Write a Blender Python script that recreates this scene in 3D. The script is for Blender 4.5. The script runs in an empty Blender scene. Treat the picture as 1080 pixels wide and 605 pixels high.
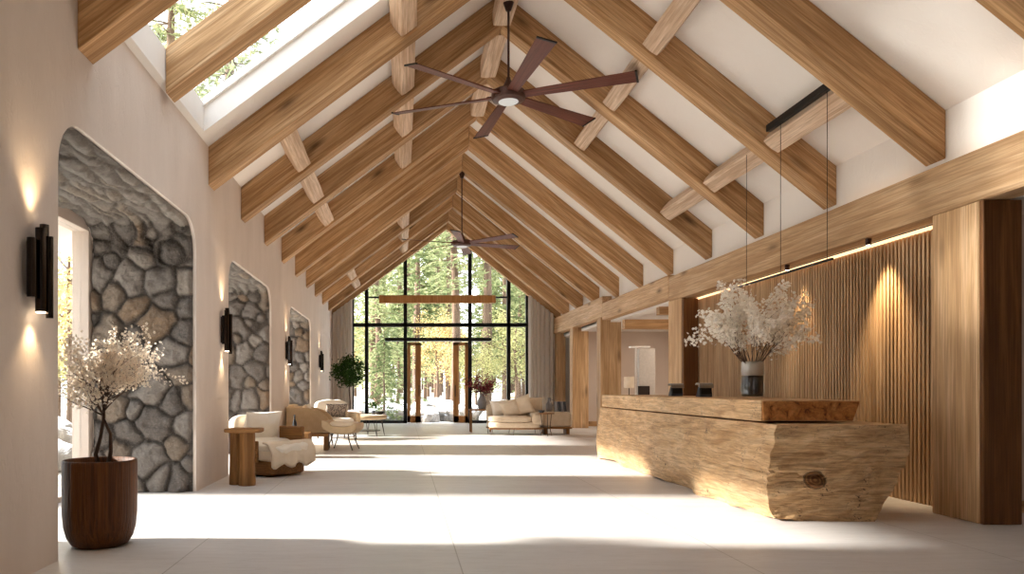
import bpy, math, random
import numpy as np
from mathutils import Vector, Matrix, noise, Euler
from mathutils.geometry import tessellate_polygon
sc = bpy.context.scene
PI = math.pi

# ------------------------------------------------------------------ camera, sky, sun, exposure
H = 1.25                      # eye height
cam_d = bpy.data.cameras.new('camera')
cam = bpy.data.objects.new('camera', cam_d)
sc.collection.objects.link(cam)
cam.location = (0, 0, H)
cam.rotation_euler = (PI / 2, 0, 0)
cam_d.sensor_width = 36
cam_d.lens = 36 * 800 / 1080
cam_d.shift_x = 115 / 1080
cam_d.shift_y = 106.5 / 1080
cam_d.clip_end = 500
sc.camera = cam

SUN_DIR = Vector((1, -.03, -.37))
SUN_POWER = 11.5
SKY = 2.2
world = bpy.data.worlds.new('sky')
sc.world = world
world.use_nodes = True
wn = world.node_tree
for n in list(wn.nodes): wn.nodes.remove(n)
o_ = wn.nodes.new('ShaderNodeOutputWorld'); bg = wn.nodes.new('ShaderNodeBackground')
tc = wn.nodes.new('ShaderNodeTexCoord'); sp = wn.nodes.new('ShaderNodeSeparateXYZ'); cr = wn.nodes.new('ShaderNodeValToRGB')
wn.links.new(tc.outputs['Generated'], sp.inputs[0]); wn.links.new(sp.outputs['Z'], cr.inputs[0])
cr.color_ramp.elements[0].color = (.95, .95, .97, 1); cr.color_ramp.elements[1].color = (.74, .86, 1, 1)
wn.links.new(cr.outputs[0], bg.inputs[0]); bg.inputs[1].default_value = SKY
wn.links.new(bg.outputs[0], o_.inputs[0])
sun_d = bpy.data.lights.new('sun', 'SUN'); sun_d.energy = SUN_POWER; sun_d.angle = math.radians(3.2); sun_d.color = (1, .95, .90)
sun = bpy.data.objects.new('sun', sun_d); sc.collection.objects.link(sun)
sun.rotation_euler = SUN_DIR.to_track_quat('-Z', 'Y').to_euler()
sun.location = (-30, -3, 12)
vs = sc.view_settings
sc.display_settings.display_device = 'sRGB'
vs.view_transform = 'Standard'; vs.look = 'None'; vs.gamma = 1; vs.use_curve_mapping = False
vs.exposure = 1.17
sc.cycles.max_bounces = 10; sc.cycles.diffuse_bounces = 6; sc.cycles.glossy_bounces = 4
sc.cycles.transmission_bounces = 6; sc.cycles.transparent_max_bounces = 12
sc.cycles.caustics_reflective = False; sc.cycles.caustics_refractive = False
sc.cycles.sample_clamp_indirect = 6
sc.cycles.use_denoising = True

# ------------------------------------------------------------------ key dimensions
XL, XR, XH = -2.5, 5.30, 5.57          # left wall face, column faces, right wall behind the plate
XO = -3.85                             # outer face of the thick left wall
YE = 27.0                              # gable end
XG, ZG = 1.53, H + 5.60                # ridge (rafter underside)
ZL, ZR = H + 2.60, H + 2.35            # rafter heels (underside)
RD = .50                               # vertical depth of rafters
RAF = [5.82 + 1.96 * k for k in range(11)]
RT = .30
def z_left(x): return ZL + (ZG - ZL) * (x - XL) / (XG - XL)
def z_right(x): return ZR + (ZG - ZR) * (XH - x) / (XH - XG)
def srgb(r, g, b, a=1):
    f = lambda c: (c / 255) / 12.92 if c / 255 <= .04045 else ((c / 255 + .055) / 1.055) ** 2.4
    return (f(r), f(g), f(b), a)

# ------------------------------------------------------------------ material helpers
class NT:
    def __init__(s, name):
        s.m = bpy.data.materials.new(name); s.m.use_nodes = True
        s.t = s.m.node_tree
        for n in list(s.t.nodes): s.t.nodes.remove(n)
        s.out = s.n('OutputMaterial')
    def n(s, kind, **kw):
        nd = s.t.nodes.new('ShaderNode' + kind)
        for k, v in kw.items():
            if k in nd.bl_rna.properties: setattr(nd, k, v)
        return nd
    def l(s, a, b): s.t.links.new(a, b)
    def set(s, nd, **kw):
        for k, v in kw.items(): nd.inputs[k.replace('_', ' ')].default_value = v
        return nd
    def bsdf(s, color=None, rough=.6, metal=0., spec=.5, **kw):
        b = s.n('BsdfPrincipled')
        if color is not None: b.inputs['Base Color'].default_value = color
        b.inputs['Roughness'].default_value = rough; b.inputs['Metallic'].default_value = metal
        b.inputs['Specular IOR Level'].default_value = spec
        for k, v in kw.items(): b.inputs[k].default_value = v
        s.l(b.outputs[0], s.out.inputs[0]); s.b = b
        return b
    def coords(s, scale=(1, 1, 1), kind='Object', rnd=0.):
        tc = s.n('TexCoord'); mp = s.n('Mapping'); mp.inputs['Scale'].default_value = scale
        src = tc.outputs[kind]
        if rnd:
            oi = s.n('ObjectInfo'); ad = s.n('VectorMath', operation='MULTIPLY_ADD'); cb = s.n('CombineXYZ')
            for i in range(3): s.l(oi.outputs['Random'], cb.inputs[i])
            ad.inputs[1].default_value = (rnd, rnd * .7, rnd * 1.3)
            s.l(cb.outputs[0], ad.inputs[0]); s.l(src, ad.inputs[2]); src = ad.outputs[0]
        s.l(src, mp.inputs[0]); return mp.outputs[0]
    def noise(s, vec, scale, detail=4, rough=.55, dist=0.):
        nd = s.n('TexNoise'); s.l(vec, nd.inputs['Vector'])
        s.set(nd, Scale=scale, Detail=detail, Roughness=rough, Distortion=dist); return nd.outputs['Fac']
    def ramp(s, fac, stops):
        r = s.n('ValToRGB'); s.l(fac, r.inputs[0]); e = r.color_ramp.elements
        while len(e) < len(stops): e.new(.5)
        for i, (p, c) in enumerate(stops):
            e[i].position = p; e[i].color = c if len(c) == 4 else (*c, 1)
        return r.outputs[0]
    def mix(s, fac, a, b, mode='MIX'):
        m = s.n('Mix', data_type='RGBA', blend_type=mode)
        for i, v in ((0, fac), (6, a), (7, b)):
            if hasattr(v, 'is_linked') or hasattr(v, 'links'): s.l(v, m.inputs[i])
            else: m.inputs[i].default_value = v
        return m.outputs[2]
    def bump(s, h, strength=.3, dist=.01, prev=None):
        b = s.n('Bump'); s.l(h, b.inputs['Height']); b.inputs['Strength'].default_value = strength; b.inputs['Distance'].default_value = dist
        if prev: s.l(prev, b.inputs['Normal'])
        return b.outputs[0]

def G(v): return (v, v, v, 1)
def wood(name, axis, dark, mid, light, rough=.62, rnd=7., bump=.45, knots=True, fine=1., sat=1.1):
    t = NT(name); t.bsdf(None, rough, spec=.3)
    ax = 'XYZ'.index(axis)
    def sc3(along, across):
        v = [across] * 3; v[ax] = along; return tuple(v)
    base = t.coords(kind='Object', rnd=rnd)
    def mapd(s3):
        m = t.n('Mapping'); m.inputs['Scale'].default_value = s3; t.l(base, m.inputs[0]); return m.outputs[0]
    w1 = t.noise(mapd(sc3(.45, 5)), 1.0, 5, .6, 1.2)
    w2 = t.noise(mapd(sc3(1.6, 60 * fine)), 1.0, 4, .6, .3)
    w3 = t.noise(mapd(sc3(.5, 22 * fine)), 1.0, 3, .7, 1.0)
    col = t.ramp(w1, [(.25, dark), (.5, mid), (.75, light)])
    col = t.mix(t.ramp(w3, [(.36, G(.75)), (.58, G(0))]), col, dark)
    col = t.mix(t.ramp(w2, [(.3, G(.5)), (.55, G(0))]), col, tuple(c * .62 for c in dark[:3]) + (1,))
    if knots:
        vo = t.n('TexVoronoi'); vo.inputs['Scale'].default_value = 1.0; t.l(mapd(sc3(.75, 2.6)), vo.inputs['Vector'])
        k = t.ramp(vo.outputs['Distance'], [(.04, G(.9)), (.10, G(.5)), (.19, G(0))])
        col = t.mix(k, col, tuple(c * .35 for c in dark[:3]) + (1,))
    oi = t.n('ObjectInfo')
    hs = t.n('HueSaturation'); mr = t.n('MapRange'); t.l(oi.outputs['Random'], mr.inputs[0]); mr.inputs[3].default_value = .88; mr.inputs[4].default_value = 1.1
    hs.inputs['Saturation'].default_value = sat; t.l(mr.outputs[0], hs.inputs['Value']); t.l(col, hs.inputs['Color'])
    t.l(hs.outputs[0], t.b.inputs['Base Color'])
    n1 = t.bump(w2, bump, .006); n2 = t.bump(w3, bump * .9, .012, n1)
    t.l(n2, t.b.inputs['Normal'])
    return t.m

def plain(name, color, rough=.6, metal=0, spec=.5, noise_amt=.08, nscale=20., bump=0., bscale=None, bdist=.004, **kw):
    t = NT(name); t.bsdf(None, rough, metal, spec, **kw)
    c = t.coords()
    f = t.noise(c, nscale, 4)
    d = tuple(max(0, x * (1 - noise_amt)) for x in color[:3]) + (1,); l = tuple(min(1, x * (1 + noise_amt)) for x in color[:3]) + (1,)
    t.l(t.ramp(f, [(.3, d), (.7, l)]), t.b.inputs['Base Color'])
    if bump: t.l(t.bump(t.noise(c, bscale or nscale * 3, 5), bump, bdist), t.b.inputs['Normal'])
    return t.m

def emis(name, color, power):
    t = NT(name); e = t.n('Emission'); e.inputs[0].default_value = color; e.inputs[1].default_value = power
    t.l(e.outputs[0], t.out.inputs[0]); return t.m

# oak
OD, OM, OL = srgb(144, 108, 74), srgb(198, 162, 124), srgb(224, 193, 158)
oak_x = wood('oak_grain_x', 'X', OD, OM, OL)
oak_z = wood('oak_grain_z', 'Z', srgb(166, 132, 98), srgb(208, 175, 138), srgb(226, 198, 166))
PD, PM, PL = srgb(182, 152, 126), srgb(220, 196, 172), srgb(236, 216, 196)
pale_x = wood('pale_hewn_wood', 'X', PD, PM, PL, bump=.9, knots=False, fine=.7)
hewn_x = wood('plate_wood', 'X', srgb(172, 138, 104), srgb(212, 180, 145), srgb(228, 201, 170), bump=.6)
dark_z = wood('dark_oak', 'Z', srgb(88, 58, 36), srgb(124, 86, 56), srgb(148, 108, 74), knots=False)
slat_z = wood('slat_wood', 'Z', srgb(160, 128, 96), srgb(204, 172, 138), srgb(222, 194, 162), knots=False, rnd=2, bump=.2)
walnut_x = wood('walnut_blade', 'X', srgb(78, 42, 34), srgb(108, 64, 52), srgb(128, 82, 68), rough=.45, knots=False)
planter_wood = wood('planter_wood', 'Z', srgb(62, 38, 22), srgb(106, 66, 38), srgb(138, 90, 54), rough=.6, knots=False, bump=1., fine=1.3)
table_wood_z = wood('table_wood_z', 'Z', srgb(104, 72, 44), srgb(148, 108, 70), srgb(172, 132, 92), knots=False)
table_wood_x = wood('table_wood_x', 'X', srgb(104, 72, 44), srgb(148, 108, 70), srgb(172, 132, 92), knots=False)
door_wood = wood('door_wood', 'Z', srgb(164, 118, 78), srgb(196, 150, 106), srgb(212, 168, 124), knots=False)

# plaster
def plaster(name, a, b, scale=1.):
    t = NT(name); t.bsdf(None, .85, spec=.2); c = t.coords()
    mp = t.n('Mapping'); mp.inputs['Scale'].default_value = (1, 1, .35); t.l(c, mp.inputs[0])
    f = t.noise(mp.outputs[0], 1.6 * scale, 6, .6)
    t.l(t.ramp(f, [(.3, a), (.7, b)]), t.b.inputs['Base Color'])
    g = t.noise(mp.outputs[0], 9 * scale, 6, .65, 1.5)
    t.l(t.bump(t.ramp(g, [(.42, G(0)), (.5, G(1)), (.9, G(.8))]), .22, .008), t.b.inputs['Normal'])
    return t.m
m_plaster = plaster('left_wall_plaster', srgb(212, 198, 186), srgb(224, 211, 200))
m_white = plaster('white_plaster', srgb(238, 232, 225), srgb(243, 238, 232), .6)
m_beige = plaster('hall_plaster', srgb(204, 187, 174), srgb(212, 197, 184), .6)

# floor: large honed slabs
t = NT('floor_slabs'); t.bsdf(None, .38, spec=.45)
c = t.coords()
mp = t.n('Mapping'); t.l(c, mp.inputs[0]); mp.inputs['Location'].default_value = (1.62, .55, 0)
br = t.n('TexBrick'); br.offset = 0; br.squash = 1
t.l(mp.outputs[0], br.inputs['Vector'])
t.set(br, Scale=1., Mortar_Size=.005, Mortar_Smooth=.1, Bias=0., Brick_Width=2.025, Row_Height=2.7)
br.inputs['Color1'].default_value = G(.48); br.inputs['Color2'].default_value = G(.52); br.inputs['Mortar'].default_value = G(0)
mp2 = t.n('Mapping'); mp2.inputs['Scale'].default_value = (.35, 1.6, 1); t.l(c, mp2.inputs[0])
f = t.noise(mp2.outputs[0], 1.6, 7, .62, .8)
f2 = t.noise(mp2.outputs[0], 7, 8, .7, 1.2)
base = t.ramp(f, [(.3, srgb(198, 192, 188)), (.7, srgb(214, 209, 205))])
base = t.mix(t.ramp(f2, [(.5, G(0)), (.75, G(.5))]), base, srgb(186, 178, 169))
mort = t.n('Math', operation='COMPARE'); 
isbrick = br.outputs['Fac']
base = t.mix(isbrick, base, srgb(166, 158, 150))
t.l(base, t.b.inputs['Base Color'])
rr = t.ramp(f2, [(.3, G(.30)), (.8, G(.5))]); t.l(rr, t.b.inputs['Roughness'])
n1 = t.bump(f2, .25, .006); inv = t.n('Invert'); t.l(isbrick, inv.inputs['Color'])
n2 = t.bump(inv.outputs[0], .3, .004, n1); t.l(n2, t.b.inputs['Normal'])
m_floor = t.m

# stone with per-stone colour stored on the mesh
t = NT('rubble_stone'); t.bsdf(None, .85, spec=.25)
at = t.n('Attribute', attribute_name='stone'); c = t.coords()
f = t.noise(c, 11, 9, .74, .8); g = t.noise(c, 45, 6, .7)
col = t.mix(t.ramp(f, [(.35, G(.55)), (.65, G(0))]), at.outputs['Color'], srgb(104, 94, 86))
col = t.mix(t.ramp(g, [(.5, G(0)), (.8, G(.35))]), col, srgb(196, 186, 172))
t.l(col, t.b.inputs['Base Color'])
n1 = t.bump(f, 1., .05); n2 = t.bump(g, .8, .015, n1); t.l(n2, t.b.inputs['Normal'])
m_stone = t.m

# fabric etc.
def fabric(name, a, b, scale=260):
    t = NT(name); t.bsdf(None, .9, spec=.15, **{'Sheen Weight': .25}); c = t.coords()
    f = t.noise(c, 9, 4); t.l(t.ramp(f, [(.3, a), (.7, b)]), t.b.inputs['Base Color'])
    n1 = t.bump(t.noise(c, scale, 2), .35, .002); n2 = t.bump(t.noise(c, 16, 4, .6, 1.), .35, .02, n1)
    t.l(n2, t.b.inputs['Normal']); return t.m
f_cream = fabric('cream_linen', srgb(222, 205, 180), srgb(232, 217, 195))
f_white = fabric('ivory_linen', srgb(238, 229, 213), srgb(244, 237, 224))
f_tan = fabric('tan_upholstery', srgb(198, 172, 136), srgb(208, 184, 150))
f_sand = fabric('sand_upholstery', srgb(196, 176, 150), srgb(206, 188, 164))
f_curtain = fabric('curtain_linen', srgb(226, 218, 208), srgb(234, 227, 218))
f_rose = fabric('pale_rose_linen', srgb(226, 206, 196), srgb(232, 214, 204))
t = NT('dark_patterned_weave'); t.bsdf(None, .9); c = t.coords()
vo = t.n('TexVoronoi'); vo.inputs['Scale'].default_value = 26; t.l(c, vo.inputs['Vector'])
t.l(t.ramp(vo.outputs['Distance'], [(.3, srgb(70, 60, 58)), (.55, srgb(160, 146, 134))]), t.b.inputs['Base Color']); f_dark = t.m

m_black = plain('black_metal', srgb(22, 21, 21), .45, .4, noise_amt=.1)
m_bronze = plain('bronze_metal', srgb(70, 50, 44), .35, .85, noise_amt=.15)
m_fanmetal = plain('fan_bronze', srgb(84, 58, 50), .4, .5, noise_amt=.1)
m_chrome = plain('dark_polished_metal', srgb(62, 56, 52), .16, 1.)
m_steel = plain('brushed_steel', srgb(150, 146, 142), .35, .9)
m_legmetal = plain('dark_leg_metal', srgb(70, 60, 52), .4, .7)
m_lamp = emis('warm_lamp_glow', (1, .80, .55, 1), 9)
m_lens = emis('fan_lens_glow', (1, .93, .84, 1), .3)
m_strip = emis('led_strip_glow', (1, .60, .30, 1), 1.1)
m_backing = plain('dark_backing', srgb(40, 27, 19), .8)
m_soil = plain('soil', srgb(70, 54, 40), .95, bump=.8)
m_bark = wood('bark', 'Z', srgb(78, 62, 52), srgb(112, 94, 80), srgb(140, 120, 104), rough=.9, bump=1., knots=False)
m_twig = plain('twig_bark', srgb(84, 62, 48), .85)
m_palegrey = plain('pale_grey_ceramic', srgb(196, 188, 180), .5)
m_stoneware = plain('grey_stoneware', srgb(128, 124, 124), .5)
m_book = plain('dark_cloth_cover', srgb(52, 54, 60), .7)
m_bottle = plain('black_glass', srgb(14, 13, 12), .08, 0, .6)
m_curb = plain('skylight_curb_paint', srgb(240, 236, 230), .6)
m_frost = None
t = NT('clear_glass')
tr = t.n('BsdfTransparent'); gl = t.n('BsdfGlossy'); gl.inputs['Roughness'].default_value = .02
fr = t.n('LayerWeight'); fr.inputs[0].default_value = .5; pw_ = t.n('Math', operation='POWER'); pw_.inputs[1].default_value = 4.; t.l(fr.outputs['Facing'], pw_.inputs[0]); ml_ = t.n('Math', operation='MULTIPLY_ADD'); ml_.inputs[1].default_value = .7; ml_.inputs[2].default_value = .03; t.l(pw_.outputs[0], ml_.inputs[0]); mx = t.n('MixShader')
tr.inputs[0].default_value = (.96, .97, .96, 1)
t.l(ml_.outputs[0], mx.inputs[0]); t.l(tr.outputs[0], mx.inputs[1]); t.l(gl.outputs[0], mx.inputs[2]); t.l(mx.outputs[0], t.out.inputs[0])
m_glass = t.m
t = NT('frosted_vase_glass'); t.bsdf((.92, .88, .86, 1), .12, **{'Transmission Weight': .75, 'IOR': 1.35}); m_frost = t.m

def leafmat(name, a, b, trans=.45):
    t = NT(name); oi = t.n('ObjectInfo'); g = t.n('NewGeometry')
    rf = t.ramp(g.outputs['Random Per Island'], [(0, a), (1, b)])
    d = t.n('BsdfDiffuse'); tl = t.n('BsdfTranslucent'); mx = t.n('MixShader'); mx.inputs[0].default_value = trans
    t.l(rf, d.inputs[0]); t.l(rf, tl.inputs[0]); t.l(d.outputs[0], mx.inputs[1]); t.l(tl.outputs[0], mx.inputs[2]); t.l(mx.outputs[0], t.out.inputs[0])
    return t.m
l_pine = leafmat('pine_needles', srgb(84, 98, 66), srgb(140, 148, 104))
l_pale = leafmat('pale_needles', srgb(124, 136, 96), srgb(180, 182, 138))
l_gold = leafmat('golden_leaves', srgb(190, 160, 104), srgb(222, 202, 150))
l_olive = leafmat('olive_leaves', srgb(136, 138, 92), srgb(190, 184, 132))
l_ficus = leafmat('ficus_leaves', srgb(30, 52, 26), srgb(70, 96, 46), .2)
l_plum = leafmat('plum_leaves', srgb(96, 40, 44), srgb(150, 76, 80), .3)
l_petal = leafmat('blossom_petals', srgb(236, 218, 196), srgb(250, 240, 224), .3)
l_petal2 = leafmat('white_petals', srgb(240, 232, 220), srgb(252, 248, 240), .3)

nt_ = f_curtain.node_tree; oo = [n for n in nt_.nodes if n.type == 'OUTPUT_MATERIAL'][0]; pb = [n for n in nt_.nodes if n.type == 'BSDF_PRINCIPLED'][0]
tl_ = nt_.nodes.new('ShaderNodeBsdfTranslucent'); tl_.inputs[0].default_value = srgb(226, 218, 208); mx_ = nt_.nodes.new('ShaderNodeMixShader'); mx_.inputs[0].default_value = .4
nt_.links.new(pb.outputs[0], mx_.inputs[1]); nt_.links.new(tl_.outputs[0], mx_.inputs[2]); nt_.links.new(mx_.outputs[0], oo.inputs[0])
# ------------------------------------------------------------------ mesh helpers
COL = sc.collection
class MB:
    def __init__(s): s.v = []; s.f = []
    def add(s, v, f):
        b = len(s.v); s.v += [tuple(p) for p in v]; s.f += [tuple(i + b for i in q) for q in f]; return s
    def box(s, c, d, rz=0., R=None):
        hx, hy, hz = d[0] / 2, d[1] / 2, d[2] / 2
        M = R or Matrix.Rotation(rz, 3, 'Z')
        vs_ = [Vector(c) + M @ Vector((x * hx, y * hy, z * hz)) for x in (-1, 1) for y in (-1, 1) for z in (-1, 1)]
        return s.add(vs_, [(0, 1, 3, 2), (4, 6, 7, 5), (0, 4, 5, 1), (2, 3, 7, 6), (0, 2, 6, 4), (1, 5, 7, 3)])
    def lim(s, x0, x1, y0, y1, z0, z1): return s.box(((x0 + x1) / 2, (y0 + y1) / 2, (z0 + z1) / 2), (abs(x1 - x0), abs(y1 - y0), abs(z1 - z0)))
    def tube(s, pts, rad, seg=8, cap=True):
        pts = [Vector(p) for p in pts]
        if not hasattr(rad, '__len__'): rad = [rad] * len(pts)
        b = len(s.v); up = None
        for i, p in enumerate(pts):
            d = (pts[min(i + 1, len(pts) - 1)] - pts[max(i - 1, 0)]).normalized()
            if up is None: up = d.orthogonal().normalized()
            else: up = (up - d * up.dot(d)); up = up.normalized() if up.length > 1e-6 else d.orthogonal().normalized()
            w = d.cross(up)
            for k in range(seg):
                a = 2 * PI * k / seg; s.v.append(tuple(p + (up * math.cos(a) + w * math.sin(a)) * rad[i]))
        for i in range(len(pts) - 1):
            for k in range(seg):
                a, c = b + i * seg + k, b + i * seg + (k + 1) % seg
                s.f.append((a, c, c + seg, a + seg))
        if cap:
            s.f.append(tuple(b + k for k in reversed(range(seg)))); e = b + (len(pts) - 1) * seg; s.f.append(tuple(e + k for k in range(seg)))
        return s
    def lathe(s, prof, seg=32, c=(0, 0, 0), sx=1., sy=1.):
        b = len(s.v)
        for r, z in prof:
            for k in range(seg):
                a = 2 * PI * k / seg; s.v.append((c[0] + r * sx * math.cos(a), c[1] + r * sy * math.sin(a), c[2] + z))
        for i in range(len(prof) - 1):
            for k in range(seg):
                a, d = b + i * seg + k, b + i * seg + (k + 1) % seg
                s.f.append((a, d, d + seg, a + seg))
        s.f.append(tuple(b + k for k in reversed(range(seg)))); e = b + (len(prof) - 1) * seg; s.f.append(tuple(e + k for k in range(seg)))
        return s
    def prism(s, poly, axis, a, b):
        """poly: 2D points in the plane across `axis`; extruded from a to b."""
        def P(p, t):
            return {'Y': (p[0], t, p[1]), 'X': (t, p[0], p[1]), 'Z': (p[0], p[1], t)}[axis]
        n = len(poly); v = [P(p, a) for p in poly] + [P(p, b) for p in poly]
        f = [tuple(range(n)), tuple(range(2 * n - 1, n - 1, -1))] + [(i, i + n, (i + 1) % n + n, (i + 1) % n) for i in range(n)]
        return s.add(v, f)
    def cushion(s, c, d, puff=.55, n=14, R=None, seed=0, wrinkle=.006):
        """square pillow: thick middle, thin pinched edges; d = (width, depth, thickness)"""
        M = R or Matrix.Identity(3); v = []; f = []
        for side in (1, -1):
            for j in range(n + 1):
                for i in range(n + 1):
                    u, w = -1 + 2 * i / n, -1 + 2 * j / n
                    uu = math.sin(u * PI / 2) ; ww = math.sin(w * PI / 2)
                    th = ((1 - abs(uu) ** 3.2) * (1 - abs(ww) ** 3.2)) ** puff
                    ear = 1 + .05 * (abs(uu) * abs(ww)) ** 3 - .05 * (1 - abs(uu) ** 2) * (abs(ww) ** 6) - .05 * (1 - abs(ww) ** 2) * (abs(uu) ** 6)
                    q = Vector((uu * d[0] / 2 * ear, ww * d[1] / 2 * ear, side * th * d[2] / 2))
                    q += Vector((0, 0, 1)) * noise.noise(q * 7 + Vector((seed, 0, side))) * wrinkle * 3 * th
                    v.append(Vector(c) + M @ q)
        N = (n + 1) ** 2
        for j in range(n):
            for i in range(n):
                a = j * (n + 1) + i; f.append((a, a + 1, a + n + 2, a + n + 1)); f.append((N + a, N + a + n + 1, N + a + n + 2, N + a + 1))
        def ring():
            r = [(i, 0) for i in range(n)] + [(n, j) for j in range(n)] + [(i, n) for i in range(n, 0, -1)] + [(0, j) for j in range(n, 0, -1)]
            return [j * (n + 1) + i for i, j in r]
        r = ring()
        for k in range(len(r)):
            a, b = r[k], r[(k + 1) % len(r)]; f.append((a, a + N, b + N, b))
        return s.add(v, f)
    def soft(s, c, d, e=5., n=10, R=None, seed=0, wr=0., drop=0.):
        """soft-edged block (superellipsoid on a cube grid)"""
        M = R or Matrix.Identity(3); idx = {}; v = []; f = []
        def pt(p):
            k = tuple(round(x, 4) for x in p)
            if k in idx: return idx[k]
            L = (abs(p[0]) ** e + abs(p[1]) ** e + abs(p[2]) ** e) ** (1 / e)
            q = Vector((p[0] / L * d[0] / 2, p[1] / L * d[1] / 2, p[2] / L * d[2] / 2))
            if wr: q += Vector((noise.noise(q * 6 + Vector((seed, 1, 2))), noise.noise(q * 6 + Vector((seed, 5, 2))), noise.noise(q * 6 + Vector((seed, 1, 9))))) * wr
            if drop: q.z -= drop * (p[0] * .5 + .5) ** 2
            idx[k] = len(v); v.append(Vector(c) + M @ q); return idx[k]
        for ax in range(3):
            for sg in (-1, 1):
                for i in range(n):
                    for j in range(n):
                        q = []
                        for di, dj in ((0, 0), (1, 0), (1, 1), (0, 1)):
                            a, b = math.tan((-1 + 2 * (i + di) / n) * PI / 4), math.tan((-1 + 2 * (j + dj) / n) * PI / 4)
                            p = [0, 0, 0]; p[ax] = sg; p[(ax + 1) % 3] = a; p[(ax + 2) % 3] = b; q.append(pt(p))
                        f.append(tuple(q) if sg > 0 else tuple(reversed(q)))
        return s.add(v, f)
    def build(s, name, mat, parent=None, smooth=False, bevel=0., frame=None, segs=2, loc=None, rz=0.):
        v = s.v
        me = bpy.data.meshes.new(name)
        if frame is not None:
            inv = frame.inverted(); v = [tuple(inv @ Vector(p)) for p in v]
        me.from_pydata(v, [], s.f); me.validate(); 
        import bmesh as _b
        bm = _b.new(); bm.from_mesh(me); _b.ops.recalc_face_normals(bm, faces=bm.faces); bm.to_mesh(me); bm.free()
        me.materials.append(mat)
        o = bpy.data.objects.new(name, me); COL.objects.link(o)
        if frame is not None: o.matrix_world = frame
        if loc is not None: o.location = loc; o.rotation_euler = (0, 0, rz)
        if parent: o.parent = parent
        if smooth:
            for p in me.polygons: p.use_smooth = True
        if bevel:
            m = o.modifiers.new('bevel', 'BEVEL'); m.width = bevel; m.segments = segs; m.limit_method = 'ANGLE'; m.angle_limit = math.radians(40)
            m.harden_normals = False
        return o
def tag(o, label=None, cat=None, group=None, kind=None):
    if label: o['label'] = label
    if cat: o['category'] = cat
    if group: o['group'] = group
    if kind: o['kind'] = kind
    return o
def struct(o, label=None, cat=None): return tag(o, label, cat, None, 'structure')
def empty(name, loc, rz=0.):
    o = bpy.data.objects.new(name, None); COL.objects.link(o); o.location = loc; o.rotation_euler = (0, 0, rz); o.empty_display_size = .1
    return o
def copy_tree(o, parent=None):
    c = o.copy(); COL.objects.link(c)
    if parent is not None: c.parent = parent
    for ch in list(o.children): copy_tree(ch, c)
    return c
def frame(org, ex, ez):
    """local X along ex, Z towards ez"""
    x = Vector(ex).normalized(); z = Vector(ez); z = (z - x * z.dot(x)).normalized(); y = z.cross(x)
    return Matrix(((x.x, y.x, z.x, org[0]), (x.y, y.y, z.y, org[1]), (x.z, y.z, z.z, org[2]), (0, 0, 0, 1)))
def beam(name, p0, p1, w, h, mat, bevel=.008, up=(0, 0, 1), rough=0., seed=0, parent=None):
    """straight timber with p0-p1 its centre line; with rough>0 its faces are hewn uneven"""
    p0, p1 = Vector(p0), Vector(p1); F = frame(p0, p1 - p0, up); L = (p1 - p0).length
    mb = MB()
    if not rough: mb.box((L / 2, 0, 0), (L, w, h))
    else:
        nx = max(4, int(L / .12)); ring = []
        per = [(-1, -1), (-.33, -1), (.33, -1), (1, -1), (1, -.33), (1, .33), (1, 1), (.33, 1), (-.33, 1), (-1, 1), (-1, .33), (-1, -.33)]
        for i in range(nx + 1):
            x = L * i / nx
            for k, (a, b) in enumerate(per):
                d = Vector((x * 1.2, a * 2 + seed * 3.7, b * 2)); q = 1 - rough * (.5 + noise.noise(d)) * 1.0
                qq = .93 if abs(a) == 1 and abs(b) == 1 else 1.
                mb.v.append((x, a * w / 2 * q * qq, b * h / 2 * (1 - rough * (.5 + noise.noise(d + Vector((9, 4, 2)))) ) * qq))
        n = len(per)
        for i in range(nx):
            for k in range(n):
                a, b = i * n + k, i * n + (k + 1) % n; mb.f.append((a, b, b + n, a + n))
        mb.f.append(tuple(range(n))); mb.f.append(tuple(nx * n + k for k in range(n)))
    o = mb.build(name, mat, parent, bevel=bevel)
    o.matrix_world = F
    return o

# ================================================================== STRUCTURE
# floor (interior) 
mb = MB(); mb.lim(XO, 9.2, -6.2, YE + .1, -.2, 0); o = mb.build('floor', m_floor); struct(o)

# left wall: 2 openings + more, thick wall whose openings are lined with stone
OPEN = [(5.5, 9.17, 3.26), (10.87, 14.4, 3.13), (16.7, 20.6, 3.08)]
R_C = .38
def arch(y0, y1, zt, r=R_C, n=7, off=0.):
    y0 -= off; y1 += off; zt += off; r = r + off
    p = [(y0, 0)]
    for k in range(n + 1):
        a = PI - PI / 2 * k / n; p.append((y0 + r + r * math.cos(a), zt - r + r * math.sin(a)))
    for k in range(n + 1):
        a = PI / 2 - PI / 2 * k / n; p.append((y1 - r + r * math.cos(a), zt - r + r * math.sin(a)))
    p.append((y1, 0)); return p
def wall_with_arches(name, x0, x1, ya, yb, ztop, opens, mat):
    outline = [(ya, 0)]
    for (y0, y1, zt) in opens: outline += arch(y0, y1, zt)
    outline += [(yb, 0), (yb, ztop), (ya, ztop)]
    tri = tessellate_polygon([[Vector((p[0], p[1], 0)) for p in outline]])
    n = len(outline); mb = MB()
    mb.v = [(x0, p[0], p[1]) for p in outline] + [(x1, p[0], p[1]) for p in outline]
    mb.f = [tuple(t_) for t_ in tri] + [tuple(i + n for i in reversed(t_)) for t_ in tri] + [(i, (i + 1) % n, (i + 1) % n + n, i + n) for i in range(n)]
    return mb.build(name, mat)
LW = OPEN
o = wall_with_arches('wall_left', XO, XL, -6, YE, H + 2.60 + RD, LW, m_plaster); struct(o)

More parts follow.
